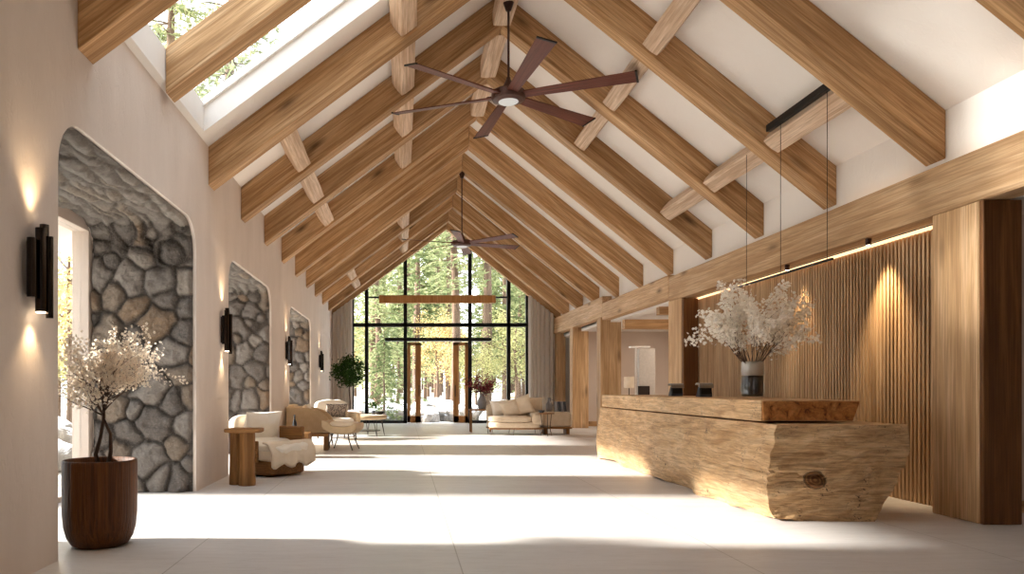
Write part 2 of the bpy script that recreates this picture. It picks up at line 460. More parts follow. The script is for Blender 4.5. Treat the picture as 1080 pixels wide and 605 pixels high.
# stone lining of each opening
def rubble(name, prof, x_in, x_out, du, seed, soffit=(0, 0)):
    rnd = random.Random(seed)
    P = [Vector((0, p[0], p[1])) for p in prof]
    L = [0.]
    for a, b in zip(P, P[1:]): L.append(L[-1] + (b - a).length)
    tot = L[-1]; W = x_in - x_out
    nu, nv = int(tot / du), int(W / du)
    # seeds: anisotropic jittered grid; slates on the soffit, boulders on the jambs
    s0, s1 = soffit
    seeds = []; u = 0
    def put(u0, u1, cu, cv):
        nn = max(1, round((u1 - u0) / cu)); cu = (u1 - u0) / nn
        for i in range(nn):
            mm = max(1, round(W / cv)); 
            for j in range(-1, mm + 1):
                seeds.append((u0 + (i + .5 + rnd.uniform(-.38, .38)) * cu, (j + .5 + rnd.uniform(-.4, .4) + (.5 if i % 2 else 0)) * W / mm, cu / cv))
    put(0, s0, .29, .33); put(s0, s1, .7, .13); put(s1, tot, .29, .33)
    S = np.array([(a, b) for a, b, c in seeds]); A = np.array([c for a, b, c in seeds])
    sz = np.array([rnd.choice((.75, .85, 1., 1.1, 1.5)) for _ in seeds])
    palette = [(128, 119, 112), (146, 137, 129), (114, 106, 100), (158, 148, 138), (138, 122, 106), (108, 101, 96), (146, 122, 98), (136, 129, 123)]
    pc = [palette[rnd.randrange(len(palette))] for _ in seeds]
    hh = np.array([rnd.uniform(.6, 1.) for _ in seeds])
    tilt = [(rnd.uniform(-.9, .9), rnd.uniform(-.9, .9)) for _ in seeds]
    uu = np.linspace(0, tot, nu + 1); vv = np.linspace(0, W, nv + 1)
    v = []; cols = []
    for i, u in enumerate(uu):
        k = 0
        while k < len(L) - 2 and L[k + 1] < u: k += 1
        tt = (u - L[k]) / max(1e-6, L[k + 1] - L[k]); p = P[k].lerp(P[k + 1], tt)
        d = (P[k + 1] - P[k]).normalized(); nrm = Vector((0, d.z, -d.y))       # towards the inside of the opening
        for j, w in enumerate(vv):
            qx = u + .07 * noise.noise(Vector((u * 3.2, w * 3.2, seed))) + .012 * noise.noise(Vector((u * 14, w * 14, seed))); qy = w + .07 * noise.noise(Vector((u * 3.2, w * 3.2, seed + 7))) + .012 * noise.noise(Vector((u * 14, w * 14, seed + 9)))
            dx = (S[:, 0] - qx); dy = (S[:, 1] - qy)
            ani = np.where(A > 2.5, .28, 1.)
            D = np.sqrt((dx * ani) ** 2 + dy ** 2) * sz
            o1 = np.argpartition(D, 1)[:2]; a, b = sorted(o1, key=lambda q: D[q])
            e = D[b] - D[a]
            hq = min(1., e / .16); h = (1 - (1 - hq) ** 2.6) + tilt[a][0] * (qx - S[a, 0]) + tilt[a][1] * (qy - S[a, 1])
            hgt = h * hh[a] * .10 + .030 * noise.noise(Vector((u * 9, w * 9, seed + 3))) + .012 * noise.noise(Vector((u * 24, w * 24, seed + 5))) + .02 * noise.noise(Vector((u * 3, w * 3, seed)))
            soff = s0 < u < s1
            if soff: hgt *= .6
            edge = min(1., (W - w) / .04 + .15) if True else 1
            v.append(Vector((x_in - (W - w), p.y, p.z)) + nrm * (max(0., hgt * edge) + .006))
            mq = max(0., min(1., (e - .004) / .05)); cc = tuple(q * mq + w_ * (1 - mq) for q, w_ in zip(pc[a], (66, 59, 54)))
            if soff: cc = tuple(int(.5 * q + .5 * w_) for q, w_ in zip(cc, (176, 168, 158)))
            cols.append(srgb(*cc))
    mb = MB(); mb.v = [tuple(q) for q in v]
    m = nv + 1
    for i in range(nu):
        for j in range(nv): a = i * m + j; mb.f.append((a, a + 1, a + 1 + m, a + m))
    me = bpy.data.meshes.new(name); me.from_pydata(mb.v, [], mb.f)
    ca = me.color_attributes.new('stone', 'FLOAT_COLOR', 'POINT')
    ca.data.foreach_set('color', [x for cl in cols for x in cl])
    for p in me.polygons: p.use_smooth = True
    me.materials.append(m_stone)
    o = bpy.data.objects.new(name, me); COL.objects.link(o)
    return o
DU = [.018, .03, .04]
for i, (y0, y1, zt) in enumerate(OPEN):
    prof = arch(y0, y1, zt); 
    s0 = zt - .2; s1 = s0 + (y1 - y0) - .35
    # ends of the soffit along the profile
    o = rubble('trim_%d' % (i + 1), prof, XL - .035, XO + .12, DU[i], 11 + i, (zt - .35, zt - .35 + (y1 - y0) - .05))
    struct(o)
# outer windows of the openings
def side_window(idx, y0, y1, zt, near=.10):
    far = .12
    mb = MB(); mb.lim(XO - .10, XO + .10, y1 - far, y1 + .0, 0, zt); mb.lim(XO - .10, XO + .10, y0, y0 + near, 0, zt)
    mb.lim(XO - .10, XO + .10, y0, y1, zt - .14, zt); mb.lim(XO - .10, XO + .10, y0 + near, y1 - far, 0, .06)
    f = mb.build('window_%d' % idx, m_beige, bevel=.006); struct(f)
    g = MB(); g.lim(XO - .01, XO + .01, y0 + near, y1 - far, .06, zt - .14); g.build('pane', m_glass, f)
side_window(1, *OPEN[0], near=.72); side_window(2, *OPEN[1]); side_window(3, *OPEN[2])  # unseen near jamb of the first window widened to hold back sun

# ceiling slopes: left with a skylight opening, right whole
SK = (XL + .06, .35, 6.05, 9.30)          # skylight: x0, x1, y0, y1
def slope_panel(name, zf, xa, xb, ya, yb, thick, mat, hole=None):
    mb = MB()
    def slab(x0, x1, y0, y1):
        mb.add([(x0, y0, zf(x0)), (x1, y0, zf(x1)), (x1, y1, zf(x1)), (x0, y1, zf(x0)),
                (x0, y0, zf(x0) + thick), (x1, y0, zf(x1) + thick), (x1, y1, zf(x1) + thick), (x0, y1, zf(x0) + thick)],
               [(0, 1, 2, 3), (7, 6, 5, 4), (0, 4, 5, 1), (1, 5, 6, 2), (2, 6, 7, 3), (3, 7, 4, 0)])
    if hole:
        hx0, hx1, hy0, hy1 = hole
        slab(xa, hx0, ya, yb); slab(hx1, xb, ya, yb); slab(hx0, hx1, ya, hy0); slab(hx0, hx1, hy1, yb)
    else: slab(xa, xb, ya, yb)
    return mb.build(name, mat)
cl = lambda x: z_left(x) + RD
crr = lambda x: z_right(x) + RD
o = slope_panel('ceiling', cl, XO - .5, XG, -6.2, YE + .4, .34, m_white, SK); struct(o)
o = slope_panel('ceiling', crr, XG, XH + .25, -6.2, YE + .4, .34, m_white); struct(o)
# skylight glass and frame
mb = MB(); x0, x1, y0, y1 = SK; 
def sl(x, dz): return cl(x) + dz
for (a, b, c_, d) in ((x0, x1, y0, y0 + .05), (x0, x1, y1 - .05, y1)):
    mb.add([(a, c_, sl(a, .3)), (b, c_, sl(b, .3)), (b, d, sl(b, .3)), (a, d, sl(a, .3)), (a, c_, sl(a, .4)), (b, c_, sl(b, .4)), (b, d, sl(b, .4)), (a, d, sl(a, .4))],
           [(0, 1, 2, 3), (7, 6, 5, 4), (0, 4, 5, 1), (1, 5, 6, 2), (2, 6, 7, 3), (3, 7, 4, 0)])
sky_f = mb.build('window_5', m_curb); struct(sky_f)
mb = MB(); mb.add([(x0, y0, sl(x0, .36)), (x1, y0, sl(x1, .36)), (x1, y1, sl(x1, .36)), (x0, y1, sl(x0, .36)),
                   (x0, y0, sl(x0, .375)), (x1, y0, sl(x1, .375)), (x1, y1, sl(x1, .375)), (x0, y1, sl(x0, .375))],
                  [(0, 1, 2, 3), (7, 6, 5, 4), (0, 4, 5, 1), (1, 5, 6, 2), (2, 6, 7, 3), (3, 7, 4, 0)])
mb.build('pane', m_glass, sky_f)

# right side: wall above the plate, back of the desk, near return wall, side aisle
mb = MB(); mb.lim(XH, XH + .25, -6, YE, 3.02, ZR + RD + .2); o = mb.build('wall_right', m_white); struct(o)
mb = MB(); mb.lim(5.72, 5.86, 7.76, 14.9, 0, 3.02); o = mb.build('wall_right', m_backing); struct(o)          # behind the slats
mb = MB(); mb.lim(5.68, 9.1, 7.62, 7.76, 0, 3.02); o = mb.build('wall_right', m_beige); struct(o)             # return wall beside the near column
mb = MB(); mb.lim(9.0, 9.2, -6, YE, 0, 3.2); o = mb.build('wall_right', m_beige); struct(o)
mb = MB(); mb.lim(5.75, 9.0, 14.95, 15.1, 0, 3.02); o = mb.build('wall_back', m_beige); struct(o)
mb = MB(); mb.lim(XH, 9.1, 14.9, YE, 3.10, 3.25); o = mb.build('ceiling', m_white); struct(o)
mb = MB(); mb.lim(XR + .27, 9.1, -6, 7.76, 2.99, 3.25); o = mb.build('ceiling', m_white); struct(o)
mb = MB(); mb.lim(XH + .2, 9.2, YE, YE + .2, 0, 3.3); o = mb.build('wall_end', m_white); struct(o)
mb = MB(); mb.lim(5.80, 9.0, 24.9, 25.05, 0, 3.1); o = mb.build('wall_back', m_beige); struct(o)
mb = MB(); mb.lim(5.68, 9.0, 7.595, 7.62, 0, .12); o = mb.build('baseboard_right', oak_x); struct(o)
mb = MB(); mb.lim(5.75, 9.0, 24.86, 24.9, 0, .16); o = mb.build('baseboard_back', oak_x); struct(o)
# rear wall behind the viewer, with an unseen opening added to admit fill daylight
mb = MB(); mb.lim(XO, .8, -6.2, -6, 0, 7); mb.lim(2.3, 9.2, -6.2, -6, 0, 7); mb.lim(.8, 2.3, -6.2, -6, 2.3, 7.4); o = mb.build('wall_rear', m_white); struct(o)

# gable end
def PX(px): return (px - 425) * YE / 800
def PZ(py): return H + (409 - py) * YE / 800
gx0, gx1 = PX(371), PX(557)
mb = MB()
mb.prism([(XL, 0), (gx0, 0), (gx0, z_left(gx0) + RD), (XL, z_left(XL) + RD)], 'Y', YE, YE + .3)
mb.prism([(gx1, 0), (XH + .2, 0), (XH + .2, z_right(XH) + RD - .1), (gx1, z_right(gx1) + RD)], 'Y', YE, YE + .3)
mb.prism([(XL, z_left(XL) + .28), (XG, ZG + .28), (XH, z_right(XH) + .28), (XH, z_right(XH) + RD), (XG, ZG + RD), (XL, z_left(XL) + RD)], 'Y', YE, YE + .3)
o = mb.build('wall_end', m_white); struct(o)
# gable window: frame + panes
w = .13
mb = MB()
def post(px, z0, ztop=None):
    x = PX(px); zt = min(z_left(x), z_right(x)) + .3 if ztop is None else ztop
    mb.lim(x - w / 2, x + w / 2, YE - .02, YE + .16, z0, zt)
for px in (427.5, 495.7): post(px, 0)
for px in (386.6, 536.6): post(px, 0)
mb.lim(gx0, gx0 + .08, YE, YE + .14, 0, z_left(gx0) + .3); mb.lim(gx1 - .08, gx1, YE, YE + .14, 0, z_right(gx1) + .3)
mb.lim(gx0, gx1, YE - .02, YE + .14, PZ(344.5), PZ(340.5))
mb.lim(PX(386), PX(537), YE, YE + .1, PZ(314.2), PZ(312.4))
mb.lim(gx0, PX(429.5), YE - .02, YE + .16, 0, .10); mb.lim(PX(493.7), PX(516), YE - .02, YE + .16, 0, .10); mb.lim(PX(516), gx1, YE + .02, YE + .12, 0, .06)
win = mb.build('window_4', m_black, bevel=.006); struct(win)
mb = MB()
def pane(a, b, z0, zt=None):
    xa, xb = PX(a), PX(b)
    za = min(z_left(xa), z_right(xa)) + .3 if zt is None else zt; zb = min(z_left(xb), z_right(xb)) + .3 if zt is None else zt
    pts = [(xa, z0), (xb, z0), (xb, zb)] + ([(XG, ZG + .3)] if xa < XG < xb and zt is None else []) + [(xa, za)]
    mb.prism(pts, 'Y', YE + .06, YE + .08)
pane(371, 386.6, .1); pane(386.6, 427.5, .1); pane(427.5, 495.7, 2.97); pane(495.7, 536.6, .1); pane(536.6, 557, .05)
mb.build('pane', m_glass, win)
# black door header that oversails the frame
mb = MB(); mb.lim(PX(406), PX(518), YE - .06, YE + .3, PZ(359.5), PZ(356)); o = mb.build('trim_4', m_black, bevel=.006); struct(o)
def leaf(idx, a, b, hx):
    xa, xb = PX(a), PX(b); z1 = PZ(361); st = .20
    mb = MB(); y0, y1 = YE + .0, YE + .09
    mb.lim(xa, xa + (st if hx < 0 else .11), y0, y1, .02, z1); mb.lim(xb - (.11 if hx < 0 else st), xb, y0, y1, .02, z1)
    mb.lim(xa, xb, y0, y1, z1 - .1, z1); mb.lim(xa, xb, y0, y1, .02, .26)
    d = mb.build('door_%d' % idx, door_wood, bevel=.006); struct(d)
    g = MB(); g.lim(xa + .06, xb - .06, YE + .035, YE + .05, .2, z1 - .08); g.build('pane', m_glass, d)
    hb = MB(); hxp = xa + .07 if hx < 0 else xb - .07
    hb.tube([(hxp, y0 - .01, .95), (hxp, y0 - .06, .95), (hxp, y0 - .06, 1.35), (hxp, y0 - .01, 1.35)], .012); hb.build('door_handle', m_black, d)
leaf(1, 429.6, 444, 1); leaf(2, 478, 493.6, -1)

# ================================================================== TIMBERS
ordw = ['nearest', 'second', 'third', 'fourth', 'fifth', 'sixth', 'seventh', 'eighth', 'ninth', 'tenth', 'eleventh', 'twelfth']
YR = RAF + [YE - .26]
for k, y in enumerate(YR):
    th = RT if k < 11 else .24
    nb = ordw[k] if k < 11 else 'farthest'
    d = Vector((XG - XL, 0, ZG - ZL))
    mb = MB()
    if k == 1: xa, xb, za, zb = XL + .065, .345, .38, .85       # glazing rafter inside the skylight well
    else: xa, xb, za, zb = XL, XG, 0, RD
    mb.prism([(xa, z_left(xa) + za), (xb, z_left(xb) + za), (xb, z_left(xb) + zb), (xa, z_left(xa) + zb)], 'Y', y, y + th)
    o = mb.build('rafter', oak_x, bevel=.012, frame=frame((XL, y, ZL), d, (0, 0, 1)))
    extra = {0: ', cut off by the photo edge', 1: ', washed by daylight under the skylight', 2: ' just beyond the skylight', 11: ' against the gable glass'}.get(k, '')
    tag(o, '%s oak rafter of the left roof slope%s' % (nb, extra), 'roof beam', 'rafters of the left roof slope')
    d = Vector((XG - XH, 0, ZG - ZR))
    mb = MB(); mb.prism([(XH, ZR), (XG + .006, ZG), (XG + .006, ZG + RD), (XH, ZR + RD)], 'Y', y, y + th)
    o = mb.build('rafter', oak_x, bevel=.012, frame=frame((XH, y, ZR), d, (0, 0, 1)))
    extra = {0: ' in the top right corner', 1: ' landing above the near column', 2: ' behind the pendant cables', 11: ' against the gable glass'}.get(k, '')
    tag(o, '%s oak rafter of the right roof slope%s' % (nb, extra), 'roof beam', 'rafters of the right roof slope')
# pale hewn purlin blocks between the rafters
def purlin(bay, x, side, where):
    y0, y1 = RAF[bay] + RT, (RAF + [YE - .26])[bay + 1]
    zf, m = (z_left, (ZG - ZL) / (XG - XL)) if side < 0 else (z_right, -(ZG - ZR) / (XH - XG))
    z = (zf(x) + .22) if side else ZG + .14
    nrm = Vector((-m, 0, 1)).normalized() if side else Vector((0, 0, 1))
    o = beam('purlin', (x, y0, z), (x, y1, z), .27 if side else .30, .30 if side else .34, pale_x, up=nrm, rough=.10, seed=bay * 3.1 + x)
    tag(o, 'short pale purlin %s between the %s and %s rafters' % (where, ordw[bay], ordw[bay + 1]), 'roof beam', 'pale purlin blocks between rafters')
    return o
for b in (2, 3, 4, 8, 9): purlin(b, -1.59, -1, 'low on the left slope')
for b in (1, 2, 3, 4, 7, 8, 9, 10): 
    if b < 10: purlin(b, 0.0, -1, 'high on the left slope')
for b in (1, 2, 3, 4): purlin(b, XG, 0, 'along the ridge')
for b in (1, 2, 3): purlin(b, 3.25, 1, 'high on the right slope')
for b in (2, 3): purlin(b, 4.80, 1, 'low on the right slope')
pend_purlin = purlin(1, 4.80, 1, 'carrying the pendant on the right slope')

# plate beams
def xbeam(p0, p1, w_, h_, label, mat=hewn_x, name='beam', **kw):
    o = beam(name, p0, p1, w_, h_, mat, **kw); tag(o, label, 'beam'); return o
PZ0, PZ1 = H + .325 * XR, H + .417 * XR
xbeam((XR + .135, -2, (PZ0 + PZ1) / 2), (XR + .135, 15.15, (PZ0 + PZ1) / 2), .265, PZ1 - PZ0, 'long pale oak plate beam running above the reception desk', bevel=.02)
xbeam((XR + .11, 15.16, 3.28), (XR + .11, 20.2, 3.28), .22, .46, 'lower oak plate beam beyond the desk, between the second and third columns', bevel=.02)
xbeam((XR + .135, 20.2, 3.42), (XR + .135, YE - .3, 3.42), .265, .55, 'far oak plate beam between the third column and the gable', bevel=.02)
# columns: (y0, depth, width)
cols_ = [(6.98, .62, .36, 'nearest oak column at the right end of the slatted wall', PZ0), (14.45, .70, .44, 'oak column behind the far end of the reception desk', PZ0),
         (20.35, .40, .56, 'oak column left of the reception desk, standing on the bright floor', 3.145), (23.7, .40, .5, 'slimmer looking oak column farther back beside the side passage', 3.145)]
for (y, dp, wd, lab, zt) in cols_:
    mb = MB(); mb.lim(XR, XR + wd, y, y + dp, 0, zt); o = mb.build('column', oak_z, bevel=.012); tag(o, lab, 'column')
mb = MB(); mb.lim(XR + .03, XR + .33, YE - .75, YE - .35, 0, 3.145); o = mb.build('column', oak_z, bevel=.012); tag(o, 'farthest oak column beside the right curtain', 'column')
# dark veneer panel facing the room on the near column
mb = MB(); mb.lim(5.745, 5.80, 13.9, 14.44, 0, 2.97); 
# cross beams over the side aisle
xbeam((5.58, 19.2, 2.86), (8.98, 19.2, 2.86), .22, .24, 'horizontal oak beam crossing the side passage behind the second column', name='cross_beam', mat=oak_x)
xbeam((5.58, 16.6, 2.96), (8.98, 16.6, 2.96), .22, .22, 'higher horizontal oak beam crossing the side passage nearer the desk', name='cross_beam', mat=oak_x)
# knee braces
br_ = xbeam((XR + .25, 24.15, 2.55), (XR + .25, 24.75, 3.1), .12, .14, 'small diagonal oak brace under the far plate beam', name='brace', mat=oak_x)

# slatted wall: dark backing, timber slats
mb = MB(); y = 7.62; 
while y < 14.42:
    mb.lim(5.60, 5.66, y, y + .034, .0, 2.93); y += .066
o = mb.build('slat_panel', slat_z)
tag(o, 'tall wall cladding of thin vertical oak slats behind the reception desk', 'wall panel')
bk = MB(); bk.lim(5.66, 5.715, 7.62, 14.44, 0, 2.95); bk.build('backing_board', m_backing, o)
mb = MB(); mb.lim(5.585, 5.66, 7.602, 14.44, 2.935, 2.965); o = mb.build('light_strip', m_strip); tag(o, 'thin warm light strip tucked under the plate beam above the slats', 'light strip')
mb = MB(); mb.lim(5.745, 5.765, 13.9, 14.44, 0, 2.97)
# dark board at the far end of the slats
mb = MB(); mb.lim(5.31, 5.59, 14.36, 14.44, 0, 2.95); o = mb.build('end_board', dark_z, bevel=.01); tag(o, 'dark brown vertical board ending the slatted wall by the far column', 'wall panel')
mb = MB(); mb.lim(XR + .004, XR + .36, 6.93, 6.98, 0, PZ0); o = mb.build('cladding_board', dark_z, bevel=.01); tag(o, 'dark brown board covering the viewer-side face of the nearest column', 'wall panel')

# uplights on top of the plate
def lamp(name, kind, loc, energy, color=(1, .72, .42), **kw):
    d = bpy.data.lights.new(name, kind); d.energy = energy; d.color = color
    for k, v in kw.items(): setattr(d, k, v)
    o = bpy.data.objects.new(name, d); COL.objects.link(o); o.location = loc; return o
for k, (ya, yb) in enumerate(((6.25, 7.6), (8.2, 9.5))):
    mb = MB(); mb.lim(5.46, 5.50, ya, yb, PZ1 + .003, PZ1 + .02)
    o = mb.build('light_strip', m_strip); tag(o, 'warm light strip lying on the plate beam %s' % ('in the bay above the near column' if k == 0 else 'in the bay behind the pendant cables'), 'light strip')
# recessed spots grazing the slats
for (yy, e, lab) in ((8.75, 110, 'small brass spotlight above the bright patch of the slatted wall'), (10.6, 40, 'small brass spotlight farther along the slatted wall')):
    th_ = empty('spotlight', (5.37, yy, 2.97)); tag(th_, lab, 'spotlight', 'spotlights under the plate beam')
    mb = MB(); mb.lathe([(.03, -.075), (.032, -.07), (.032, 0)], 16); mb.build('housing', m_bronze, th_, smooth=False)
    g = MB(); g.lathe([(.022, -.078), (.022, -.074)], 16); g.build('lens', m_lamp, th_)
    l = lamp('spot_lamp', 'SPOT', (0, 0, -.085), e, spot_size=math.radians(64), spot_blend=1., shadow_soft_size=.05, color=(1, .77, .48))
    l.parent = th_; l.rotation_euler = (0, math.radians(-13), 0)

# ================================================================== RECEPTION DESK
def warped(nx, ny, nz, fn):
    idx = {}; v = []; f = []
    def pt(i, j, k):
        key = (i, j, k)
        if key not in idx: idx[key] = len(v); v.append(tuple(fn(i / nx, j / ny, k / nz)))
        return idx[key]
    for i in range(nx):
        for j in range(ny):
            for k in (0, nz):
                q = [pt(i, j, k), pt(i + 1, j, k), pt(i + 1, j + 1, k), pt(i, j + 1, k)]; f.append(q if k else q[::-1])
        for k in range(nz):
            for j in (0, ny):
                q = [pt(i, j, k), pt(i, j, k + 1), pt(i + 1, j, k + 1), pt(i + 1, j, k)]; f.append(q if j else q[::-1])
    for j in range(ny):
        for k in range(nz):
            for i in (0, nx):
                q = [pt(i, j, k), pt(i, j, k + 1), pt(i, j + 1, k + 1), pt(i, j + 1, k)]; f.append(q[::-1] if i else q)
    mb = MB(); mb.v = v; mb.f = [tuple(q) for q in f]; return mb
DY0, DY1, DZ = 7.1, 13.5, .905
N3 = lambda x, y, z: noise.noise(Vector((x, y, z)))
def body(u, v_, w_):
    y = DY0 + (DY1 - DY0) * u
    xl = 3.52 - .10 * math.sin(PI * (1 - w_) * .75) * (1 - .3 * u)
    # front foot undercut, ragged
    rag = .10 * max(0, .22 - w_) / .22 * (.6 + 1.6 * N3(y * 1.3, 0, 3))
    xl += rag
    lim_b = 4.42 + .33 * min(1, w_ * 1.35) ** .8
    x = xl + (lim_b - xl) * v_
    z = DZ * w_
    x += (.020 * N3(y * 1.6, 4, z * 2.2) + .010 * N3(y * 6, 2, z * 7)) * (1 if v_ == 0 else .6)
    if u == 0:
        q_ = z * 7.5 - x * 1.9 + 1.2 * N3(x * 1.4, z * 2, 5); y += .05 * N3(x * 1.6, z * 2.6, 8) + .014 * N3(x * 5, z * 9, 2) + .075 * abs(N3(x * .7, q_, 2)) + .04 * abs(N3(x * 1.2, q_ * 2.3, 7)) - .04 * (.5 - abs(w_ - .5)) 
        # knot boss
        d = math.hypot(x - 3.86, (z - .39) * 1.15)
        if d < .16: y -= .028 * math.cos(d / .16 * PI / 2) * (1 if d > .055 else .8) - (.02 if .085 < d < .1 else 0)
        # long crack running from the arris through the knot
        cz = .47 - .1 * (x - 3.4) + .012 * N3(x * 6, 0, 1)
        if abs(z - cz) < .014 and x < 3.95: y += .03
    if v_ == 0:
        cz = .47 - .035 * (y - 7.1) + .01 * N3(y * 5, 0, 1)
        if abs(z - cz) < .014 and y < 9.0: x += .015
    if w_ == 0:
        z = .0 + (.06 * max(0, N3(y * 2.1, 7, x)) if v_ < .2 else 0)
    return (x, y, z)
DK = NT('burl_desk_wood'); t = DK; t.bsdf(None, .55, spec=.3); c = t.coords()
mpy = t.n('Mapping'); mpy.inputs['Scale'].default_value = (1.5, .7, 3.2); t.l(c, mpy.inputs[0])
a1 = t.noise(mpy.outputs[0], 1.5, 8, .62, 1.6); a2 = t.noise(c, 26, 6, .7); mpz = t.n('Mapping'); mpz.inputs['Scale'].default_value = (3, 2, 26); mpz.inputs['Rotation'].default_value = (0, .12, 0); t.l(c, mpz.inputs[0])
a3 = t.noise(mpz.outputs[0], 1.4, 6, .65, .7)
col = t.ramp(a1, [(.25, srgb(178, 136, 90)), (.5, srgb(218, 180, 134)), (.75, srgb(234, 204, 162))])
col = t.mix(t.ramp(a3, [(.36, G(.6)), (.6, G(0))]), col, srgb(134, 98, 64))
col = t.mix(t.ramp(a2, [(.62, G(0)), (.74, G(.6))]), col, srgb(112, 76, 46))
a4 = t.noise(c, 3.2, 3, .5, 1.); a5 = t.noise(c, 19, 5, .7, 2.)
pits = t.n('Math', operation='MULTIPLY'); t.l(t.ramp(a4, [(.52, G(0)), (.62, G(1))]), pits.inputs[0]); t.l(t.ramp(a5, [(.56, G(0)), (.63, G(1))]), pits.inputs[1])
col = t.mix(pits.outputs[0], col, srgb(66, 42, 26))
# growth rings of the knot in the near end
vm = t.n('VectorMath', operation='DISTANCE'); mk = t.n('Mapping'); mk.inputs['Scale'].default_value = (1, .35, 1.15); t.l(c, mk.inputs[0]); t.l(mk.outputs[0], vm.inputs[0]); vm.inputs[1].default_value = (3.86, 7.1 * .35, .39 * 1.15)
mw = t.n('Math', operation='MULTIPLY'); t.l(vm.outputs['Value'], mw.inputs[0]); mw.inputs[1].default_value = 190
sn = t.n('Math', operation='SINE'); t.l(mw.outputs[0], sn.inputs[0])
msk = t.ramp(vm.outputs['Value'], [(.085, G(1)), (.10, G(0))]); ringd = t.ramp(vm.outputs['Value'], [(.088, G(0)), (.094, G(.8)), (.106, G(0))])
rr_ = t.ramp(sn.outputs[0], [(0, srgb(104, 68, 38)), (1, srgb(150, 106, 62))])
col = t.mix(msk, col, rr_); col = t.mix(ringd, col, srgb(60, 38, 22))
t.l(col, t.b.inputs['Base Color'])
n1 = t.bump(a3, .8, .03); n2 = t.bump(a2, .35, .008, n1); ip = t.n('Invert'); t.l(pits.outputs[0], ip.inputs['Color']); n3 = t.bump(ip.outputs[0], .5, .01, n2); t.l(n3, t.b.inputs['Normal'])
m_desk = t.m
t = NT('burl_end_grain'); t.bsdf(None, .4, spec=.4); c = t.coords()
g1 = t.noise(c, 5, 6, .6, 2.5); g2 = t.noise(c, 16, 6, .7, 1)
col = t.ramp(g1, [(.34, srgb(92, 50, 22)), (.42, srgb(176, 112, 56)), (.6, srgb(204, 142, 80)), (.8, srgb(220, 168, 106))])
col = t.mix(t.ramp(g2, [(.35, G(.5)), (.55, G(0))]), col, srgb(104, 62, 30)); t.l(col, t.b.inputs['Base Color']); m_burl = t.m
desk = empty('reception_desk', (0, 0, 0)); tag(desk, 'massive carved log reception desk with a live-edge body and upper slab', 'reception desk')
mb = warped(150, 30, 34, body); mb.build('body', m_desk, desk, smooth=False)
def slabf(u, v_, w_):
    y = 7.42 + (13.35 - 7.42) * u; z0, z1 = .925, 1.13
    xr = 4.40 + .06 * w_
    x = 3.50 + (xr - 3.50) * v_
    x += .006 * N3(y * 3, 2, w_ * 2)
    z = z0 + (z1 - z0) * w_
    return (x, y, z)
mb = warped(40, 10, 4, slabf); sl_ = mb.build('counter_slab', m_desk, desk, bevel=.006)
def endf(u, v_, w_):
    y = 7.405 + .022 * u; x = 3.515 + (4.395 + .06 * w_ - 3.515) * v_; z = .935 + .185 * w_
    if u == 0: y += .018 * N3(x * 5, z * 7, 3)
    return (x, y, z)
mb = warped(1, 40, 12, endf); e_ = mb.build('burl_end', m_burl, desk); e_['label'] = 'orange-brown burl end of the slab'

# devices on the slab
def terminal(loc, lab):
    e = empty('card_terminal', loc); tag(e, lab, 'payment terminal')
    mb = MB(); mb.prism([(-.07, 0), (.08, 0), (.06, .03), (-.01, .14), (-.045, .14), (-.07, .03)], 'X', -.085, .085); mb.build('body', m_book, e, bevel=.006)
    # rounded grey hood over the screen
    pr = [(-.075 + 0.0, .13)] + [(.0 - .085 * math.cos(a), .13 + .06 * math.sin(a)) for a in [PI * k / 8 for k in range(0, 9)]]
    mb = MB(); mb.prism([(-.09, .12), (-.085, .165), (-.05, .19), (.03, .19), (.07, .17), (.06, .155), (.02, .172), (-.045, .172), (-.07, .155), (-.075, .12)], 'X', -.095, .095); mb.build('hood', m_steel, e, bevel=.004)
    mb = MB(); mb.lim(-.07, .07, -.076, -.072, .04, .12); mb.build('screen', m_black, e)
    return e
terminal((4.08, 11.35, 1.13), 'left of the two small grey card terminals on the desk slab')
terminal((4.08, 10.28, 1.13), 'right of the two small grey card terminals on the desk slab, nearer the blossom vase')

# ------------------------------------------------------------------ branches + blossoms
def twigs(rnd, base, direc, length, rad, depth, mb, tips, spread=.5, up=.15, n=5, kids=3):
    p = Vector(base); d = Vector(direc).normalized(); pts = [p.copy()]; rs = [rad]
    for i in range(n):
        d = (d + Vector((rnd.uniform(-1, 1), rnd.uniform(-1, 1), rnd.uniform(-1, 1) + up)) * .16).normalized()
        p = p + d * length / n; pts.append(p.copy()); rs.append(rad * (1 - .6 * (i + 1) / n))
        if depth == 0 or i >= n - 2: tips.append((p.copy(), d.copy()))
    mb.tube(pts, rs, 6 if rad > .004 else 4)
    if depth > 0:
        for k in range(kids):
            i = rnd.randint(max(1, n // 2 - 1), n); q = pts[i]
            dd = (d + Vector((rnd.uniform(-1, 1), rnd.uniform(-1, 1), rnd.uniform(-.5, 1))) * spread * 1.6).normalized()
            twigs(rnd, q, dd, length * rnd.uniform(.55, .8), rs[i] * .75, depth - 1, mb, tips, spread, up, n, kids)
def petals(rnd, mb, p, r, k=5):
    ax = Vector((rnd.uniform(-1, 1), rnd.uniform(-1, 1), rnd.uniform(-1, 1))).normalized(); u = ax.orthogonal().normalized(); w_ = ax.cross(u)
    for i in range(k):
        a = 2 * PI * i / k; d = u * math.cos(a) + w_ * math.sin(a); s = ax.cross(d)
        mb.add([p, p + d * r * .6 + s * r * .4 + ax * r * .15, p + d * r + ax * r * .35, p + d * r * .6 - s * r * .4 + ax * r * .15], [(0, 1, 2, 3)])
